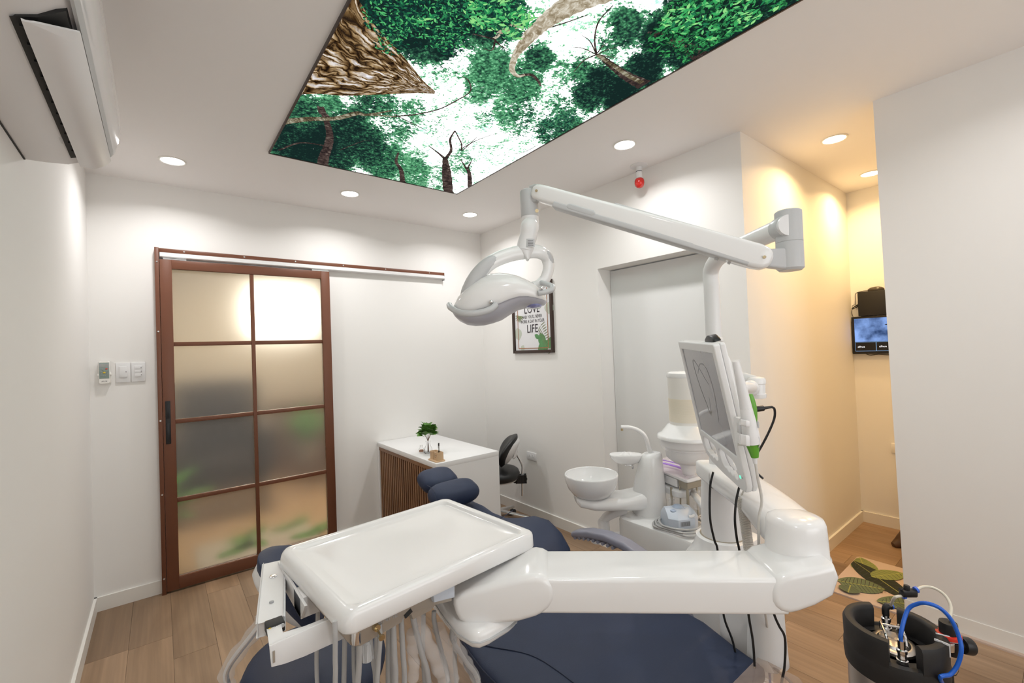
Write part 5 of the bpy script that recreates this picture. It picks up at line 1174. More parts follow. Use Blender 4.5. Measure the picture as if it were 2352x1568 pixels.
lg([(.225, .10), (.20, .085), (.15, .05), (.115, .033), (.10, .05), (.115, .11), (.15, .17), (.17, .20), (.185, .17), (.195, .14)]); lg([(.13, .075), (.17, .045), (.21, .04), (.245, .06), (.26, .11), (.25, .17), (.235, .21)])
b = B(); p = MO+m1*(MW-.006)+m2*(MH+.055); cyl(b, p+m3*.001, p-m3*.0015, .0045, .0045, 14); obj('power_light', b, mat('green_led', (.1, .75, .45), .3, emit=1.2), md)
b = B(); p = MO+m1*(MW+.008)+m2*(MH+.052); cyl(b, p+m3*.001, p-m3*.0012, .003, .003, 12); obj('button', b, MGREY, md)
b = B(); c = MO+m1*(MW/2+.03)+m2*(MH*.47)+m3*.030
loft(b, [rr(c+m3*k, m1, m2, a, bb, .03, 4) for k, a, bb in ((0, .155, .125), (.010, .150, .12), (.020, .12, .09), (.023, .10, .07))]); obj('rear_hump', b, WHITE2, md)
# swing arm back to the pole
J = at(1738, 890, 1.50); 
b = B(); hc = c+m3*.03; tube(b, [hc, hc+m3*.04, J+V((0, 0, -.0))+(hc-J).normalized()*.03], .016, 14); obj('mount_neck', b, WHITE2, md)
b = B(); ball(b, J.lerp(hc, .25), .026, 12); obj('mount_ball', b, WHITE2, md)
b = B(); lathe(b, (J.x, J.y, J.z), [(.018, -.036), (.027, -.034), (.0285, -.028), (.0285, -.020), (.026, -.018), (.0265, .012), (.0285, .014), (.0285, .026), (.025, .033), (.012, .037), (.001, .038)], 32); obj('swing_knuckle', b, WHITE, md)
b = B(); a0 = J+EZ*.022; a1 = V((PO.x, PO.y, J.z+.03)); tube(b, [a0, a0.lerp(a1, .5)+EZ*.01, a1], .017, 16, flat=1.0); obj('swing_arm', b, WHITE2, md)
b = B(); lathe(b, (PO.x, PO.y, 0), [(.031, J.z), (.040, J.z+.005), (.040, J.z+.055), (.031, J.z+.06)], 32); obj('pole_clamp', b, WHITE2, md)
b = B(); c = MO+m1*.27-m2*.026+m3*.03; loft(b, [rr(c-m2*k, m1, m3, a, .011, .008, 3) for k, a in ((0, .045), (.006, .040), (.014, .022), (.017, .01))]); obj('cable_connector', b, BLACK, md)
# holder and intraoral camera
hp_ = [(1690, 830), (1694, 850), (1700, 875), (1707, 905), (1713, 932), (1718, 960), (1723, 990), (1727, 1018)]
DC = 1.09
ic = thing('intraoral_camera', 'white and green intraoral camera wand in clear film held at the display side', 'dental camera', at(1718, 990, DC))
b = B(); P = [at(x, y, DC) for x, y in hp_]; tube(b, P, lambda t: .0075+.012*min(1, t*1.1)**1.3, 22, 6); obj('wand', b, WHITE2, ic, sharp=70)
b = B(); P = [at(x, y, DC) for x, y in hp_[:6]]; tube(b, [P[0]+(P[0]-P[1])*.15]+P, lambda t: .0088+.0095*min(1, t*.75)**1.2+.0003*math.sin(t*25), 18, 6); obj('film_sleeve', b, FILM, ic)
b = B(); P = [at(x, y, DC-.004) for x, y in ((1722, 905), (1727, 930), (1732, 960), (1736, 987))]; tube(b, P, lambda t: .0025+.0042*math.sin(PI*min(.9, t+.12)), 14, 6, flat=1.5); obj('green_inlay', b, GREEN, ic)
b = B(); cyl(b, at(1728, 1016, DC), at(1734, 1050, DC), .0165, .0085, 24); obj('green_cone', b, GREEN, ic)
b = B(); cyl(b, at(1733, 1049, DC), at(1735, 1064, DC), .006, .005, 14); obj('strain_relief', b, WHITE2, ic)
b = B(); tube(b, [at(1735, 1062, DC), at(1741, 1100, DC+.01), at(1750, 1150, DC+.04), at(1743, 1190, DC+.07), at(1743, 1262, DC+.12), at(1748, 1340, DC+.14), at(1762, 1440, 1.34), at(1735, 1300, 1.44), at(1720, 1275, 1.46)], .0034, 10); obj('camera_cable', b, COIL, ic)
b = B()
HB = at(1700, 988, DC+.01)
for y0, y1 in ((962, 976), (996, 1020)):
    P = [at(1693, (y0+y1)/2-4, DC+.012), at(1700, (y0+y1)/2, DC-.018), at(1712, (y0+y1)/2+3, DC-.028), at(1720, (y0+y1)/2+4, DC-.024)]
    b = B(); hh = (y1-y0)/1026*DC/2; loft(b, [rr(p, CF, EZ, .004, hh, .003, 2) for p in P]); obj('holder_prong', b, WHITE2, md)
    P = [at(1729, (y0+y1)/2+1, DC+.03), at(1737, (y0+y1)/2+2, DC+.0), at(1741, (y0+y1)/2+6, DC-.012)]
    b = B(); loft(b, [rr(p, CF, EZ, .006, hh*1.1, .003, 2) for p in P]); obj('holder_prong', b, WHITE2, md)
b = B(); loft(b, [rr(at(x, 990, DC+.03), CF, EZ, .007, .036, .005, 3) for x in (1690, 1733)]); obj('holder_back', b, WHITE2, md)
# black plug and cables
bp_ = thing('probe_plug', 'black cylindrical plug with a cable curving down beside the display', 'plug', at(1745, 938, 1.32))
b = B(); cyl(b, at(1724, 941, 1.32), at(1754, 937, 1.32), .0085, .0085, 16, .002); obj('plug_body', b, BLACK, bp_)
b = B(); cyl(b, at(1754, 937, 1.32), at(1774, 934, 1.32), .005, .0035, 12); obj('strain_relief', b, BLACK, bp_)
b = B(); tube(b, [at(1772, 934, 1.32), at(1779, 940, 1.32), at(1778, 962, 1.33), at(1762, 1000, 1.34), at(1740, 1040, 1.36), at(1722, 1066, 1.38), at(1735, 1082, 1.38), at(1753, 1099, 1.36)], .0034, 8); obj('plug_cable', b, BLACK, bp_)
def cord(nm, lab, pts, r=.0034, m=BLACK):
    t = thing(nm, lab, 'cable', at(*pts[0])); b = B(); tube(b, [at(*p) for p in pts], r, 8, 6); obj('cord', b, m, t); return t
cord('display_cable', 'leftmost thin black cord hanging from the display past the white arm', [(1638, 1084, 1.36), (1631, 1120, 1.37), (1631, 1190, 1.37), (1641, 1240, 1.37), (1648, 1262, 1.37), (1655, 1340, 1.37), (1663, 1416, 1.37), (1684, 1476, 1.37), (1700, 1560, 1.37)])
cord('display_cable', 'middle thin black cord hanging from the display bottom to the chair edge', [(1700, 1110, 1.26), (1691, 1150, 1.27), (1688, 1195, 1.27), (1693, 1240, 1.28), (1698, 1262, 1.28), (1710, 1340, 1.29), (1720, 1416, 1.30), (1729, 1470, 1.30), (1733, 1525, 1.30), (1735, 1600, 1.30)])
cord('display_cable', 'rightmost black cord in front of the wood floor below the arm joint', [(1758, 1350, 1.26), (1779, 1413, 1.26), (1790, 1438, 1.26), (1803, 1466, 1.26), (1802, 1530, 1.26), (1794, 1575, 1.26), (1790, 1660, 1.27)])
cc_ = thing('coiled_cord', 'ivory coiled cord hanging beside the round post', 'cable', at(1705, 1140, 1.33))
b = B(); P = []; a0, a1, a2 = at(1703, 1140, 1.33), at(1711, 1200, 1.34), at(1722, 1275, 1.35); nt_ = 34
for k in range(nt_*10+1):
    t = k/(nt_*10); c = a0*(1-t)**2+a1*2*t*(1-t)+a2*t*t; a = 2*PI*k/10; P.append(c+CR*(.0135*math.cos(a))+V((CF.x, CF.y, 0)).normalized()*(.0135*math.sin(a)))
tube(b, P, .0021, 6, 1, sm=False); obj('coil', b, COIL, cc_)
b = B(); tube(b, [at(1722, 1085, 1.28), at(1718, 1105, 1.29), at(1709, 1125, 1.31), a0+V((0, 0, .004))], .0026, 8); obj('lead', b, COIL, cc_)

# ================= assistant tray and canister =================
TN = V((1.943, 1.165, .80)); e1 = V((.217, -.034, 0)); L1 = e1.length; e1.normalize(); e2 = V((.120, .309, 0)); L2 = e2.length; e2.normalize()
at_ = thing('assistant_tray', 'small white instrument tray behind the round post with taupe holder below', 'tray', TN+e1*.1+e2*.1-EZ*.05)
c0 = TN+e1*L1/2+e2*L2/2
b = B(); loft(b, [rr(c0+EZ*z, e1, e2, L1/2-q, L2/2-q, .012, 3) for z, q in ((-.018, .006), (-.012, 0), (-.003, .0), (0, .004), (0, .014), (-.005, .017), (-.005, .022))]); obj('tray', b, WHITE, at_)
b = B(); c1 = TN+e1*(L1/2)+e2*.035; loft(b, [rr(c1+EZ*z, e1, e2, L1/2-.006, .032-q, .008, 3) for z, q in ((-.052, .012), (-.045, .002), (-.018, 0))]); obj('holder', b, BEIGE, at_)
b = B(); c1 = TN+e1*.05+e2*.16; loft(b, [rr(c1+EZ*z, e1, e2, .05, .08, .01, 3) for z in (-.055, -.018)]); obj('under_box', b, WHITE2, at_)
b = B(); c1 = TN+e1*.04+e2*.14-EZ*.085; loft(b, [rr(c1+EZ*z, e1, e2, .055-q, .10-q, .05, 5) for z, q in ((-.02, .012), (-.015, .003), (.012, 0), (.018, .006))]); obj('under_shelf', b, WHITE2, at_)
b = B(); tube(b, [c0-EZ*.03, c0-EZ*.10+e1*.05, V((PO.x, PO.y, .745))+V((.12, .12, -.01)), V((PO.x+.05, PO.y+.05, .73))], .016, 12); obj('support_arm', b, WHITE2, at_)
for k, (x, r, dd, y0) in enumerate(((1578, .0065, .02, 1112), (1600, .0048, .05, 1108), (1561, .0036, .07, 1112), (1542, .006, .10, 1128))):
    q = onp(x, y0, TN+e2*dd, CF); q2 = V((q.x+.004, q.y, .62)); b = B(); tube(b, [q+EZ*.02, q, q.lerp(q2, .5), q2, V((q.x+.01, q.y-.03, .42)), V((q.x+.08, q.y-.08, .33)), V((2.05, 1.10, .38))], r, 10); obj('hose', b, BEIGE, at_)
for x, y0, y1, dd in ((1600, 1125, 1168, .05), (1543, 1142, 1168, .10)):
    b = B(); P = [onp(x+random.uniform(-1, 1), y0+(y1-y0)*k/8, TN+e2*dd, CF) for k in range(9)]; tube(b, P, lambda t: .014*(1+.2*math.sin(t*25)), 12, 2); obj('plastic_sleeve', b, FILM, at_)
b = B(); p = onp(1538, 1050, TN+e2*.16+e1*.08, CF); cyl(b, p, p+EZ*.030, .009, .0075, 12); tube(b, [p+EZ*.03, p+EZ*.040+CR*.001, p+EZ*.044-CR*.010], .0028, 8); si = thing('hand_instrument', 'small chrome instrument standing at the back of the assistant tray', 'dental instrument', p-EZ*.0); obj('body', b, CHROME, si)
pt = thing('purple_bib_strap', 'purple looped strap with metal clips in a clear pouch on the assistant tray', 'strap', TN+e1*.05+e2*.14+EZ*.003)
def tp(px, py, z=.803): return onz(px, py, z)
b = B(); R = []
P = [tp(x, y, .812) for x, y in ((1586, 1088), (1575, 1080), (1560, 1073), (1535, 1066), (1512, 1061), (1506, 1057), (1514, 1055), (1535, 1059), (1558, 1065), (1572, 1071))]
P = cat(P, 6)
for i, p in enumerate(P):
    d = (P[min(i+1, len(P)-1)]-P[max(i-1, 0)]); d.z = 0; d.normalize(); n_ = V((-d.y, d.x, 0)); w_ = .0035+.007*math.sin(PI*min(1, i/(len(P)*.62)))**1 if i < len(P)*.62 else .0035
    R.append([p-n_*w_-EZ*.001, p+n_*w_-EZ*.001, p+n_*w_+EZ*.002, p-n_*w_+EZ*.002])
loft(b, R); obj('strap', b, PURPLE, pt)
for x, y in ((1575, 1092), (1583, 1078)): b = B(); box(b, tp(x, y, .808), (.016, .008, .005), .001, (V((.8, .3, 0)).normalized(), V((-.3, .8, 0)).normalized(), EZ)); obj('clip', b, CHROME, pt)
b = B(); g = []
PO_ = [(1494, 1062), (1550, 1042), (1590, 1068), (1600, 1088), (1575, 1101), (1500, 1078)]
for z in (.8015, .808): g.append([tp(x, y, z+random.uniform(0, .002)) for x, y in PO_])
loft(b, g); obj('pouch_film', b, PINKF, pt, smooth=False)
# canister with flared flange
KX = V((2.03, 1.205, 0)); 
def kz(y, x=1585): return onp(x, y, KX, CF).z
cn = thing('suction_canister', 'white flared canister with ribbed cream filter cylinder standing on the assistant tray', 'canister', (KX.x, KX.y, .80))
z_ = dict(top=kz(853), cb=kz(866), mid=kz(890), fl=kz(975), rim=kz(995), rb=kz(1003), bm=kz(1028), b2=kz(1052), bb=kz(1062), nk=.796)
b = B(); lathe(b, KX, [(.084, z_['cb']), (.086, z_['cb']+.006), (.083, z_['top']-.006), (.070, z_['top']), (.001, z_['top']+.002)], 44); obj('cap', b, WHITE, cn)
b = B(); lathe(b, KX, [(.083, z_['cb']), (.082, z_['mid']), (.0795, z_['fl']+.002)], 44); obj('upper_sleeve', b, mat('translucent_sleeve', (.80, .78, .74), .3, alpha=1, var=.02), cn)
n = 22; zt_, zb_ = kz(915), kz(966)
for k in range(n):
    z = zt_+(zb_-zt_)*k/(n-1); rr_ = .0822-.002*(k/n); b = B(); lathe(b, KX, [(rr_-.002, z-.0016), (rr_+.0005, z), (rr_-.002, z+.0016)], 36); obj('filter_rib', b, CREAM, cn)
b = B(); lathe(b, KX, [(.0806, zb_-.002), (.0822, zt_+.002)], 36); obj('filter', b, CREAM, cn)
b = B(); lathe(b, KX, [(.078, z_['fl']+.004), (.090, z_['fl']), (.118, z_['rim']+.006), (.137, z_['rim']-.004), (.142, z_['rim']-.010), (.142, z_['rb']-.006), (.130, z_['rb']-.008)], 56); obj('flange', b, WHITE, cn, sharp=60)
b = B(); lathe(b, KX, [(.128, z_['rb']-.004), (.120, z_['bm']+.01), (.108, z_['bm']), (.102, z_['b2']+.006), (.09, z_['b2']-.006), (.07, z_['bb'])], 48); obj('lower_bowl', b, WHITE2, cn)
b = B(); lathe(b, KX, [(.075, z_['bb']+.003), (.050, z_['bb']-.004), (.042, z_['bb']-.012), (.034, z_['bb']-.04), (.028, z_['nk']+.006), (.040, z_['nk'])], 36); obj('neck', b, WHITE2, cn)
b = B(); lathe(b, KX, [(.136, z_['rb']-.004), (.131, z_['bm']+.014), (.122, z_['bm']-.004)], 40); obj('film_skirt', b, FILM, cn)

# ================= scaler on the unit body =================
sk = thing('ultrasonic_scaler', 'pale blue-grey ultrasonic scaler box with vents and dial on the unit body', 'scaler', (1.87, 1.15, .603))
so = V((1.868, 1.158, .605)); sx, sy = V((CR.x+.10, CR.y+.12, 0)).normalized(), V((CF.x-.12, CF.y+.10, 0)).normalized()
b = B(); R = []
def sk_ring(z, a, yb, yf, ch_=.03):
    pts = [(-a, yb), (a, yb), (a+.004, yf+.03), (a-.028, yf), (-a+.026, yf-.004), (-a-.006, yf+.028)]
    return [so+sx*x+sy*y+EZ*z for x, y in pts]
R = [sk_ring(.004, .068, .062, -.050), sk_ring(.052, .068, .062, -.050), sk_ring(.066, .064, .058, -.034), sk_ring(.082, .056, .050, .002)]
loft(b, R); obj('body', b, BSCALE, sk, sharp=20)
for k in range(11): p = so+sx*(-.030+.0042*k)-sy*.0535+EZ*.034; obj('vent', box(B(), p, (.0016, .006, .020), 0, (sx, sy, EZ)), MGREY, sk, smooth=False)
b = B(); p = so+sx*.002+sy*.028+EZ*.081; lathe(b, p, [(.026, -.006), (.026, .002), (.018, .009), (.001, .011)], 28); obj('dial', b, BLUEK, sk)
b = B(); p = so-sx*.036+sy*.0+EZ*.075; lathe(b, p, [(.015, -.006), (.014, .004), (.008, .007), (.001, .008)], 24); obj('small_knob', b, BLUEK, sk)
obj('indicator_panel', box(B(), so+sx*.040+sy*.030+EZ*.0815, (.020, .030, .002), 0, (sx, sy, EZ)), LGREY, sk, smooth=False)
for k in range(5): obj('indicator_mark', box(B(), so+sx*(-.004+.006*k)+sy*.000+EZ*.0815, (.0012, .007, .0015), 0, (sx, sy, EZ)), MGREY, sk, smooth=False)
b = B(); p = so+sx*.026-sy*.044+EZ*.062; tube(b, [p-sx*.012+sy*.0, p-sy*.004, p+sx*.014+EZ*.004], .006, 10); obj('wand_rest', b, WHITE2, sk)
for x, y in ((-.05, -.035), (.05, -.02), (-.05, .045), (.05, .045)): obj('foot', lathe(B(), so+sx*x+sy*y, [(.007, -.003), (.006, .005)], 12), BLACK, sk)
sc2 = thing('scaler_cord', 'thick grey cord coiled around the scaler box', 'cable', (1.85, 1.14, .603))
b = B(); P = []
for k in range(0, 64):
    a = .25*k+2.2; lp = k//25; R1 = [(.118, .118), (.106, .106), (.092, .090)][min(lp, 2)]; P.append(so-sx*.006-sy*.004+sx*(R1[0]*math.cos(a)*1.02)+sy*(R1[1]*math.sin(a))+EZ*(.004+.0085*(k/25)+.001*math.sin(k)))
for k in range(len(P)): P[k].x = max(P[k].x, 1.772)
tube(b, P, .0048, 10, 3); obj('cord', b, HOSE, sc2)
b = B(); q = so+sx*.075+sy*.01+EZ*.03; cyl(b, q-sx*.006, q+sx*.022, .010, .008, 14); cyl(b, q+sx*.018+EZ*.006, q+sx*.05+EZ*.014, .005, .004, 12); obj('connector', b, TAUPE, sc2)

# ================= stools =================
def stool(nm, lab, c, f, zs, pad_m, shell_m, back, bscale, knob=True, sleeve=False, tilt=.18, bo=.235):
    c = V(c); f = V(f).normalized(); s = V((-f.y, f.x, 0)); t = thing(nm, lab, 'stool', (c.x, c.y, 0))
    b = B(); R = []
    for z, a, e in ((-.050, .185, .175), (-.046, .200, .190), (-.030, .213, .202), (-.012, .218, .207), (.008, .212, .200), (.020, .195, .182), (.028, .165, .150), (.031, .12, .11)): R.append(el(c+EZ*(zs-.031+z), s, f, a*bscale, e*bscale, 40, 2.35))
    loft(b, R); for_ = obj('seat', b, pad_m, t, sharp=70)
    b = B(); P = [c+EZ*(zs-.042)+s*(.2175*bscale*math.cos(2*PI*k/24))+f*(.2065*bscale*math.sin(2*PI*k/24)) for k in range(25)]; tube(b, P, .0022, 6, 2); obj('seam', b, NAVYS if pad_m is NAVY else BLACK, for_)
    b = B(); loft(b, [el(c+EZ*(zs-.082+z), s, f, a*bscale, a*bscale*.95, 32, 2.3) for z, a in ((-.02, .12), (-.008, .19), (.003, .20))]); obj('seat_pan', b, shell_m, t)
    b = B(); lathe(b, (c.x, c.y, 0), [(.026, .12), (.026, .30), (.014, .30), (.014, zs-.10), (.05, zs-.10), (.05, zs-.088)], 20); obj('gas_column', b, CHROME, t)
    for k in range(5):
        a = 2*PI*k/5+.4; d = V((math.cos(a), math.sin(a), 0)); b = B(); loft(b, [rr(V((c.x, c.y, z))+d*r, d.cross(EZ), EZ, w_, h, .006, 3) for r, z, w_, h in ((.02, .115, .022, .022), (.15, .095, .018, .015), (.255, .078, .015, .011))]); obj('base_leg', b, CHROME, t)
        p = V((c.x, c.y, .03))+d*.25; b = B(); tn = V((-d.y, d.x, 0)); cyl(b, p-tn*.02, p+tn*.02, .0275, .0275, 18, .004); obj('caster', b, BLACK, t)
    # curved back pad: rings run up, bowed in plan
    bc_ = V(back[0]); zc_, hw, hh, th = back[1:]
    ub = (EZ-f*tilt).normalized(); fb = (f+EZ*tilt).normalized()
    def grid(front, off, k_, shrink, flip=1):
        G = []
        for i in range(13):
            v = -1+2*i/12; row = []
            for j in range(17):
                u = -1+2*j/16; rr2 = math.hypot(u, v)
                # map square to disc
                x = u*math.sqrt(1-v*v/2); y = v*math.sqrt(1-u*u/2); r = min(1, math.hypot(x, y))
                x2 = x*(1-.22*(y < 0)*abs(y)); bow = .055*x*x+.035*(-y if y < 0 else -y*.9)
                bulge = k_*math.sqrt(max(0, 1-r**3.2))
                row.append(V((bc_.x, bc_.y, zc_))+s*(x2*hw*shrink)+ub*(y*hh*shrink)+fb*(bow+off+bulge*flip))
            G.append(row)
        return G
    def skin(bm, G1, G2):
        v1 = [[bm.verts.new(p) for p in r] for r in G1]; v2 = [[bm.verts.new(p) for p in r] for r in G2]
        for vv in (v1, v2):
            for i in range(12):
                for j in range(16): bm.faces.new((vv[i][j], vv[i][j+1], vv[i+1][j+1], vv[i+1][j]))
        n1 = [(0, j) for j in range(16)]+[(i, 16) for i in range(12)]+[(12, 16-j) for j in range(16)]+[(12-i, 0) for i in range(12)]
        for a_, b_ in zip(n1, n1[1:]+n1[:1]): bm.faces.new((v1[a_[0]][a_[1]], v1[b_[0]][b_[1]], v2[b_[0]][b_[1]], v2[a_[0]][a_[1]]))
        return bm
    obj('backrest', skin(B(), grid(1, .0, th, 1), grid(1, -.004, th*.55, 1, -1)), pad_m, t, sharp=80)
    obj('back_shell', skin(B(), grid(1, -.006, th*.62, .90, -1), grid(1, -.014, th*.9, .86, -1)), shell_m, t, sharp=80)
    B0 = V((bc_.x, bc_.y, zc_)); ms = B0-fb*(th*.9+.018)
    b = B(); loft(b, [rr(ms+fb*k, s, ub, a, a*1.4, .012, 3) for k, a in ((.012, .040), (-.004, .034), (-.014, .024))]); obj('mount_plate', b, shell_m, t)
    br_ = V((c.x, c.y, zs-.095))-f*(bo*bscale)
    P = [ms-fb*.01-EZ*.02, ms-fb*.035-EZ*.06, br_-f*.045+EZ*.10, br_-f*.04+EZ*.02, br_-f*.035-EZ*.14]
    b = B(); tube(b, P, .009, 14, 6, flat=1.0); obj('back_bar', b, CHROME, t)
    if sleeve: b = B(); tube(b, P[:4], lambda q: .021*(1+.18*math.sin(q*37)), 12, 5); obj('plastic_sleeve', b, FILM, t)
    else: b = B(); tube(b, P[1:4], lambda q: .012*(1+.1*math.sin(q*37)), 12, 5); obj('plastic_sleeve', b, FILM, t)
    b = B(); box(b, br_-f*.03, (.075, .055, .05), .008, (f, s, EZ)); box(b, br_+f*.06, (.16, .05, .022), .006, (f, s, EZ)); obj('bracket', b, BLACK, t)
    for q, r in ((br_-f*.055-s*.03-EZ*.012, .028), (br_+f*.02-s*.05-EZ*.03, .020)):
        b = B(); lathe(b, q, [(r*.7, -.012), (r, -.008), (r, .008), (r*.8, .014)], 8, -s); obj('knob', b, BLACK, t)
    return t
stool('operator_stool', 'navy blue operator stool with white back shell under the instrument tray', (.375, 1.545, 0), (.93, -.36, 0), .505, NAVY, WHITE2, ((.30, 1.52, 0), .735, .155, .145, .045), 1.03, sleeve=True, tilt=.35, bo=.195)
stool('assistant_stool', 'black padded stool with white back shell between the desk and outlet', (2.16, 3.0, 0), (-.80, .60, 0), .475, BLKL, WHITE2, ((2.245, 2.93, 0), .615, .175, .145, .042), .92, tilt=.28, bo=.185)

# ================= keg =================
KC = V((1.597, .348, 0)); kr = .1075
kg = thing('steel_keg', 'stainless steel keg with black rubber top ring beside the partition wall', 'keg', KC)
b = B(); lathe(b, KC, [(.100, .0), (.107, .01), (.1075, .05), (kr, .54), (.104, .565), (.092, .578), (.07, .582), (.001, .582)], 56); obj('cylinder', b, STEEL, kg)
b = B(); lathe(b, KC, [(.108, 0), (.1115, .004), (.1115, .055), (.1085, .06)], 48); obj('base_ring', b, RUBBER, kg)
fa = 3.56; fp = KC+V((math.cos(fa), math.sin(fa), 0))*.076; bpz = KC-V((math.cos(fa), math.sin(fa), 0))*.076
b = B(); lathe(b, KC, [(.108, .520), (.1130, .524), (.1150, .545), (.1150, .572), (.1115, .585), (.100, .588), (.095, .582)], 64); obj('rubber_collar', b, RUBBER, kg)
def arc(a0, a1, z0, z1, r0, r1, nm, m=RUBBER, par=kg):
    b = B(); n = max(4, int(abs(a1-a0)/.12)); R = []
    for k in range(n+1):
        a = a0+(a1-a0)*k/n; d = V((math.cos(a), math.sin(a), 0)); R.append([KC+d*r0+EZ*z0, KC+d*r1+EZ*z0, KC+d*(r1+.001)+EZ*(z1-.012), KC+d*(r1-.004)+EZ*(z1-.002), KC+d*((r0+r1)/2)+EZ*z1, KC+d*(r0+.003)+EZ*(z1-.002), KC+d*(r0-.002)+EZ*(z1-.010)])
    loft(b, R); return obj(nm, b, m, par, sharp=50)
g_ = .31
arc(fa+g_, fa+PI-g_, .575, .645, .088, .1135, 'grip_arc'); arc(fa-PI+g_, fa-g_, .575, .645, .088, .1135, 'grip_arc')
for a in (fa+1.05, fa+1.45):
    b = B(); d = V((math.cos(a), math.sin(a), 0)); tn = V((-d.y, d.x, 0)); box(b, KC+d*.1015+EZ*.6455, (.028, .003, .003), .001, (d, tn, EZ)); box(b, KC+d*.1165+EZ*.630, (.002, .003, .03), 0, (d, tn, EZ)); obj('zip_tie', b, WHITE2, kg)
la = fa+.0; ld = V((math.cos(la), math.sin(la), 0)); lt = V((-ld.y, ld.x, 0)); lc = KC+ld*(-.004)
b = B(); loft(b, [el(lc+EZ*z, ld, lt, a, c_, 36) for z, a, c_ in ((.580, .062, .052), (.588, .060, .050), (.592, .052, .043), (.592, .046, .037), (.598, .040, .031), (.600, .02, .015))]); obj('lid', b, STEEL, kg)
for sg in (-1, 1):
    b = B(); tube(b, [lc+lt*(sg*.018)-ld*.045+EZ*.598, lc+lt*(sg*.02)-ld*.04+EZ*.618, lc+lt*(sg*.022)-ld*.02+EZ*.626, lc+lt*(sg*.022)+ld*.02+EZ*.622, lc+lt*(sg*.02)+ld*.04+EZ*.606], .0035, 8); obj('bail_handle', b, CHROME, kg)
b = B(); cyl(b, lc+lt*.024-ld*.02+EZ*.624, lc-lt*.024-ld*.02+EZ*.624, .003); obj('bail_bar', b, CHROME, kg)
def post(p, nm='valve_post'):
    b = B(); lathe(b, V((p.x, p.y, .584)), [(.013, 0), (.013, .008), (.010, .009), (.0105, .014), (.0095, .016), (.0095, .024), (.0115, .026), (.0115, .034), (.008, .036), (.008, .046)], 6*3); return obj(nm, b, CHROME, kg)
post(V((fp.x, fp.y, 0)), 'valve_post'); post(V((bpz.x, bpz.y, 0)), 'valve_post')
KD = 1.27
kt = thing('blue_air_hose', 'bright blue air hose looping from the keg to the regulator', 'hose', V((fp.x, fp.y, .63)))
b = B(); tube(b, [V((fp.x, fp.y, .630)), V((fp.x, fp.y, .66)), at(2084, 1402, 1.20), at(2105, 1387, 1.19), at(2130, 1385, 1.17), at(2160, 1397, 1.16), at(2185, 1423, 1.15), at(2202, 1460, 1.14), at(2208, 1492, 1.13), at(2200, 1525, 1.13), at(2183, 1548, 1.13), at(2160, 1560, 1.13), V((1.70, .235, .43))], .0048, 12, 7); obj('tube', b, BLUE, kt)
b = B(); cyl(b, V((fp.x, fp.y, .626)), V((fp.x, fp.y, .642)), .0085, .0085, 6*2); obj('fitting', b, CHROME, kt)
vt = thing('inline_valve', 'black plastic push-fit valve with blue rings above the keg', 'valve', at(2088, 1360, 1.27))
b = B(); c = at(2086, 1361, 1.27); box(b, c, (.042, .020, .020), .005, (CR, CF, CU)); cyl(b, c+CU*.004-CR*.006, c+CU*.022-CR*.004, .008, .007, 14, .001); cyl(b, at(2066, 1352, 1.27), c, .004, .006, 10); obj('valve_body', b, BLACK, vt)
el_ = V((bpz.x, bpz.y, .630))
b = B(); tube(b, [el_-EZ*.003, el_+EZ*.014, el_+EZ*.022+CR*.006, el_+EZ*.022+CR*.016], .009, 12); obj('elbow', b, BLACK, vt)
for p, d in ((at(2104, 1354, 1.27), CR+CU*.3), (at(2075, 1368, 1.27), -CR-CU*.3), (el_+EZ*.022+CR*.017, CR)): d = d.normalized(); b = B(); cyl(b, p-d*.003, p+d*.003, .0085, .0085, 16); obj('blue_ring', b, BLUER, vt)
b = B(); tube(b, [el_+EZ*.022+CR*.015, at(2055, 1372, 1.27), at(2074, 1368, 1.27)], .0038, 10); obj('ivory_tube', b, IVORYT, vt)
b = B(); tube(b, [at(2106, 1353, 1.27), at(2122, 1347, 1.27), at(2145, 1350, 1.26), at(2170, 1366, 1.24), at(2184, 1392, 1.22), at(2182, 1424, 1.20)], .0038, 10); obj('ivory_tube', b, IVORYT, vt)
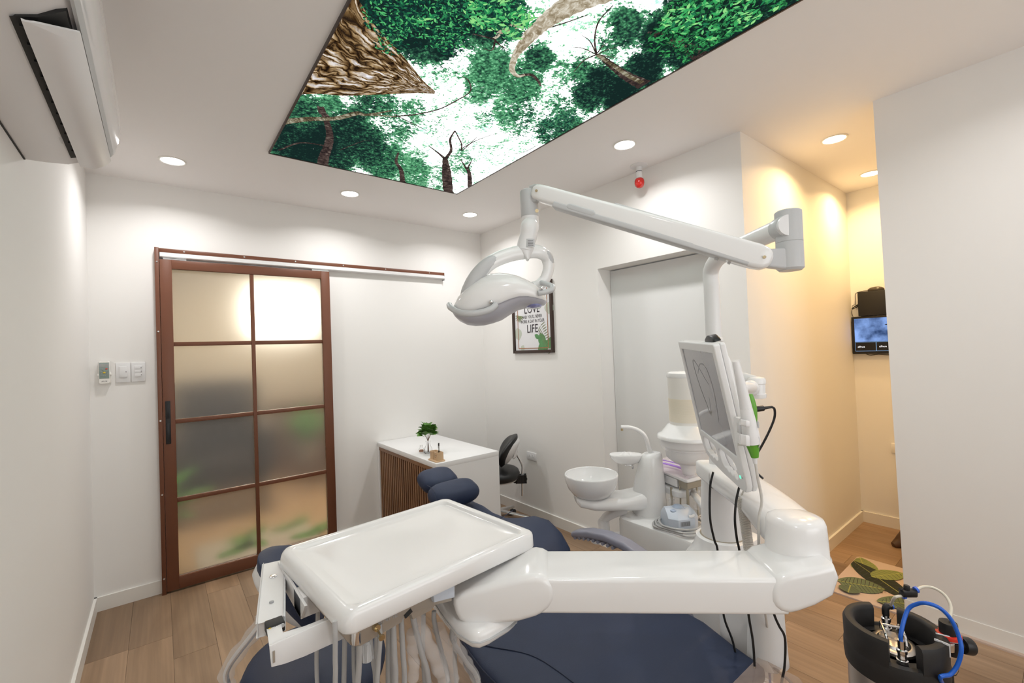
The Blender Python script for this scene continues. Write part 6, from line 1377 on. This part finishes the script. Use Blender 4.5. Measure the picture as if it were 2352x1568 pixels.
rg_ = thing('air_regulator', 'black air filter regulator with red ring and clear bowl beside the keg', 'regulator', at(2180, 1540, 1.20))
c = at(2180, 1480, 1.20)
def rz(y): return onp(2180, y, c, CF).z
cx_ = V((c.x, c.y, 0))
b = B(); lathe(b, cx_, [(.0195, rz(1455)), (.0195, rz(1432)), (.0185, rz(1428)), (.001, rz(1427))], 28); obj('adjust_knob', b, BLACK, rg_)
b = B(); lathe(b, cx_, [(.026, rz(1462)), (.027, rz(1458)), (.026, rz(1454)), (.020, rz(1453))], 28); obj('red_ring', b, REDP, rg_)
b = B(); lathe(b, cx_, [(.024, rz(1464)), (.024, rz(1461)), (.018, rz(1456))], 28); obj('white_collar', b, WHITE2, rg_)
b = B(); loft(b, [rr(cx_+EZ*rz(y), EX, EY, a, a, .008, 3) for y, a in ((1498, .018), (1490, .023), (1466, .024))]); obj('body', b, BLACK, rg_)
b = B(); lathe(b, cx_, [(.017, rz(1497)), (.017, rz(1532)), (.012, rz(1544)), (.004, rz(1546)), (.001, rz(1544)), (.010, rz(1541)), (.0155, rz(1530)), (.0155, rz(1497))], 24); obj('clear_bowl', b, CLEAR, rg_)
b = B(); cyl(b, cx_+EZ*rz(1550), cx_+EZ*rz(1538), .003, .004, 10); obj('drain', b, BLACK, rg_)
b = B(); q = at(2186, 1488, 1.175); box(b, q, (.014, .003, .024), .001, (CR, CF, CU)); obj('silver_clip', b, CHROME, rg_)
b = B(); q0 = c+CR*.022; q1 = at(2229, 1484, 1.20); cyl(b, q0, q0.lerp(q1, .35), .012, .012, 18); cyl(b, q0.lerp(q1, .3), q1, .0205, .0215, 28, .003); obj('gauge', b, BLACK, rg_)
b = B(); box(b, V((1.690, .28, rz(1478))), (.04, .02, .02), .002); tube(b, [V((KC.x+.105, KC.y-.03, .50)), V((1.70, .30, rz(1480))), c], .006, 10); obj('bracket', b, BLACK, rg_)
b = B(); lathe(b, cx_, [(.02, .0), (.05, .003), (.05, .008), (.012, .012), (.0065, .02), (.0065, rz(1546)+.004)], 20); obj('stand', b, BLACK, rg_)
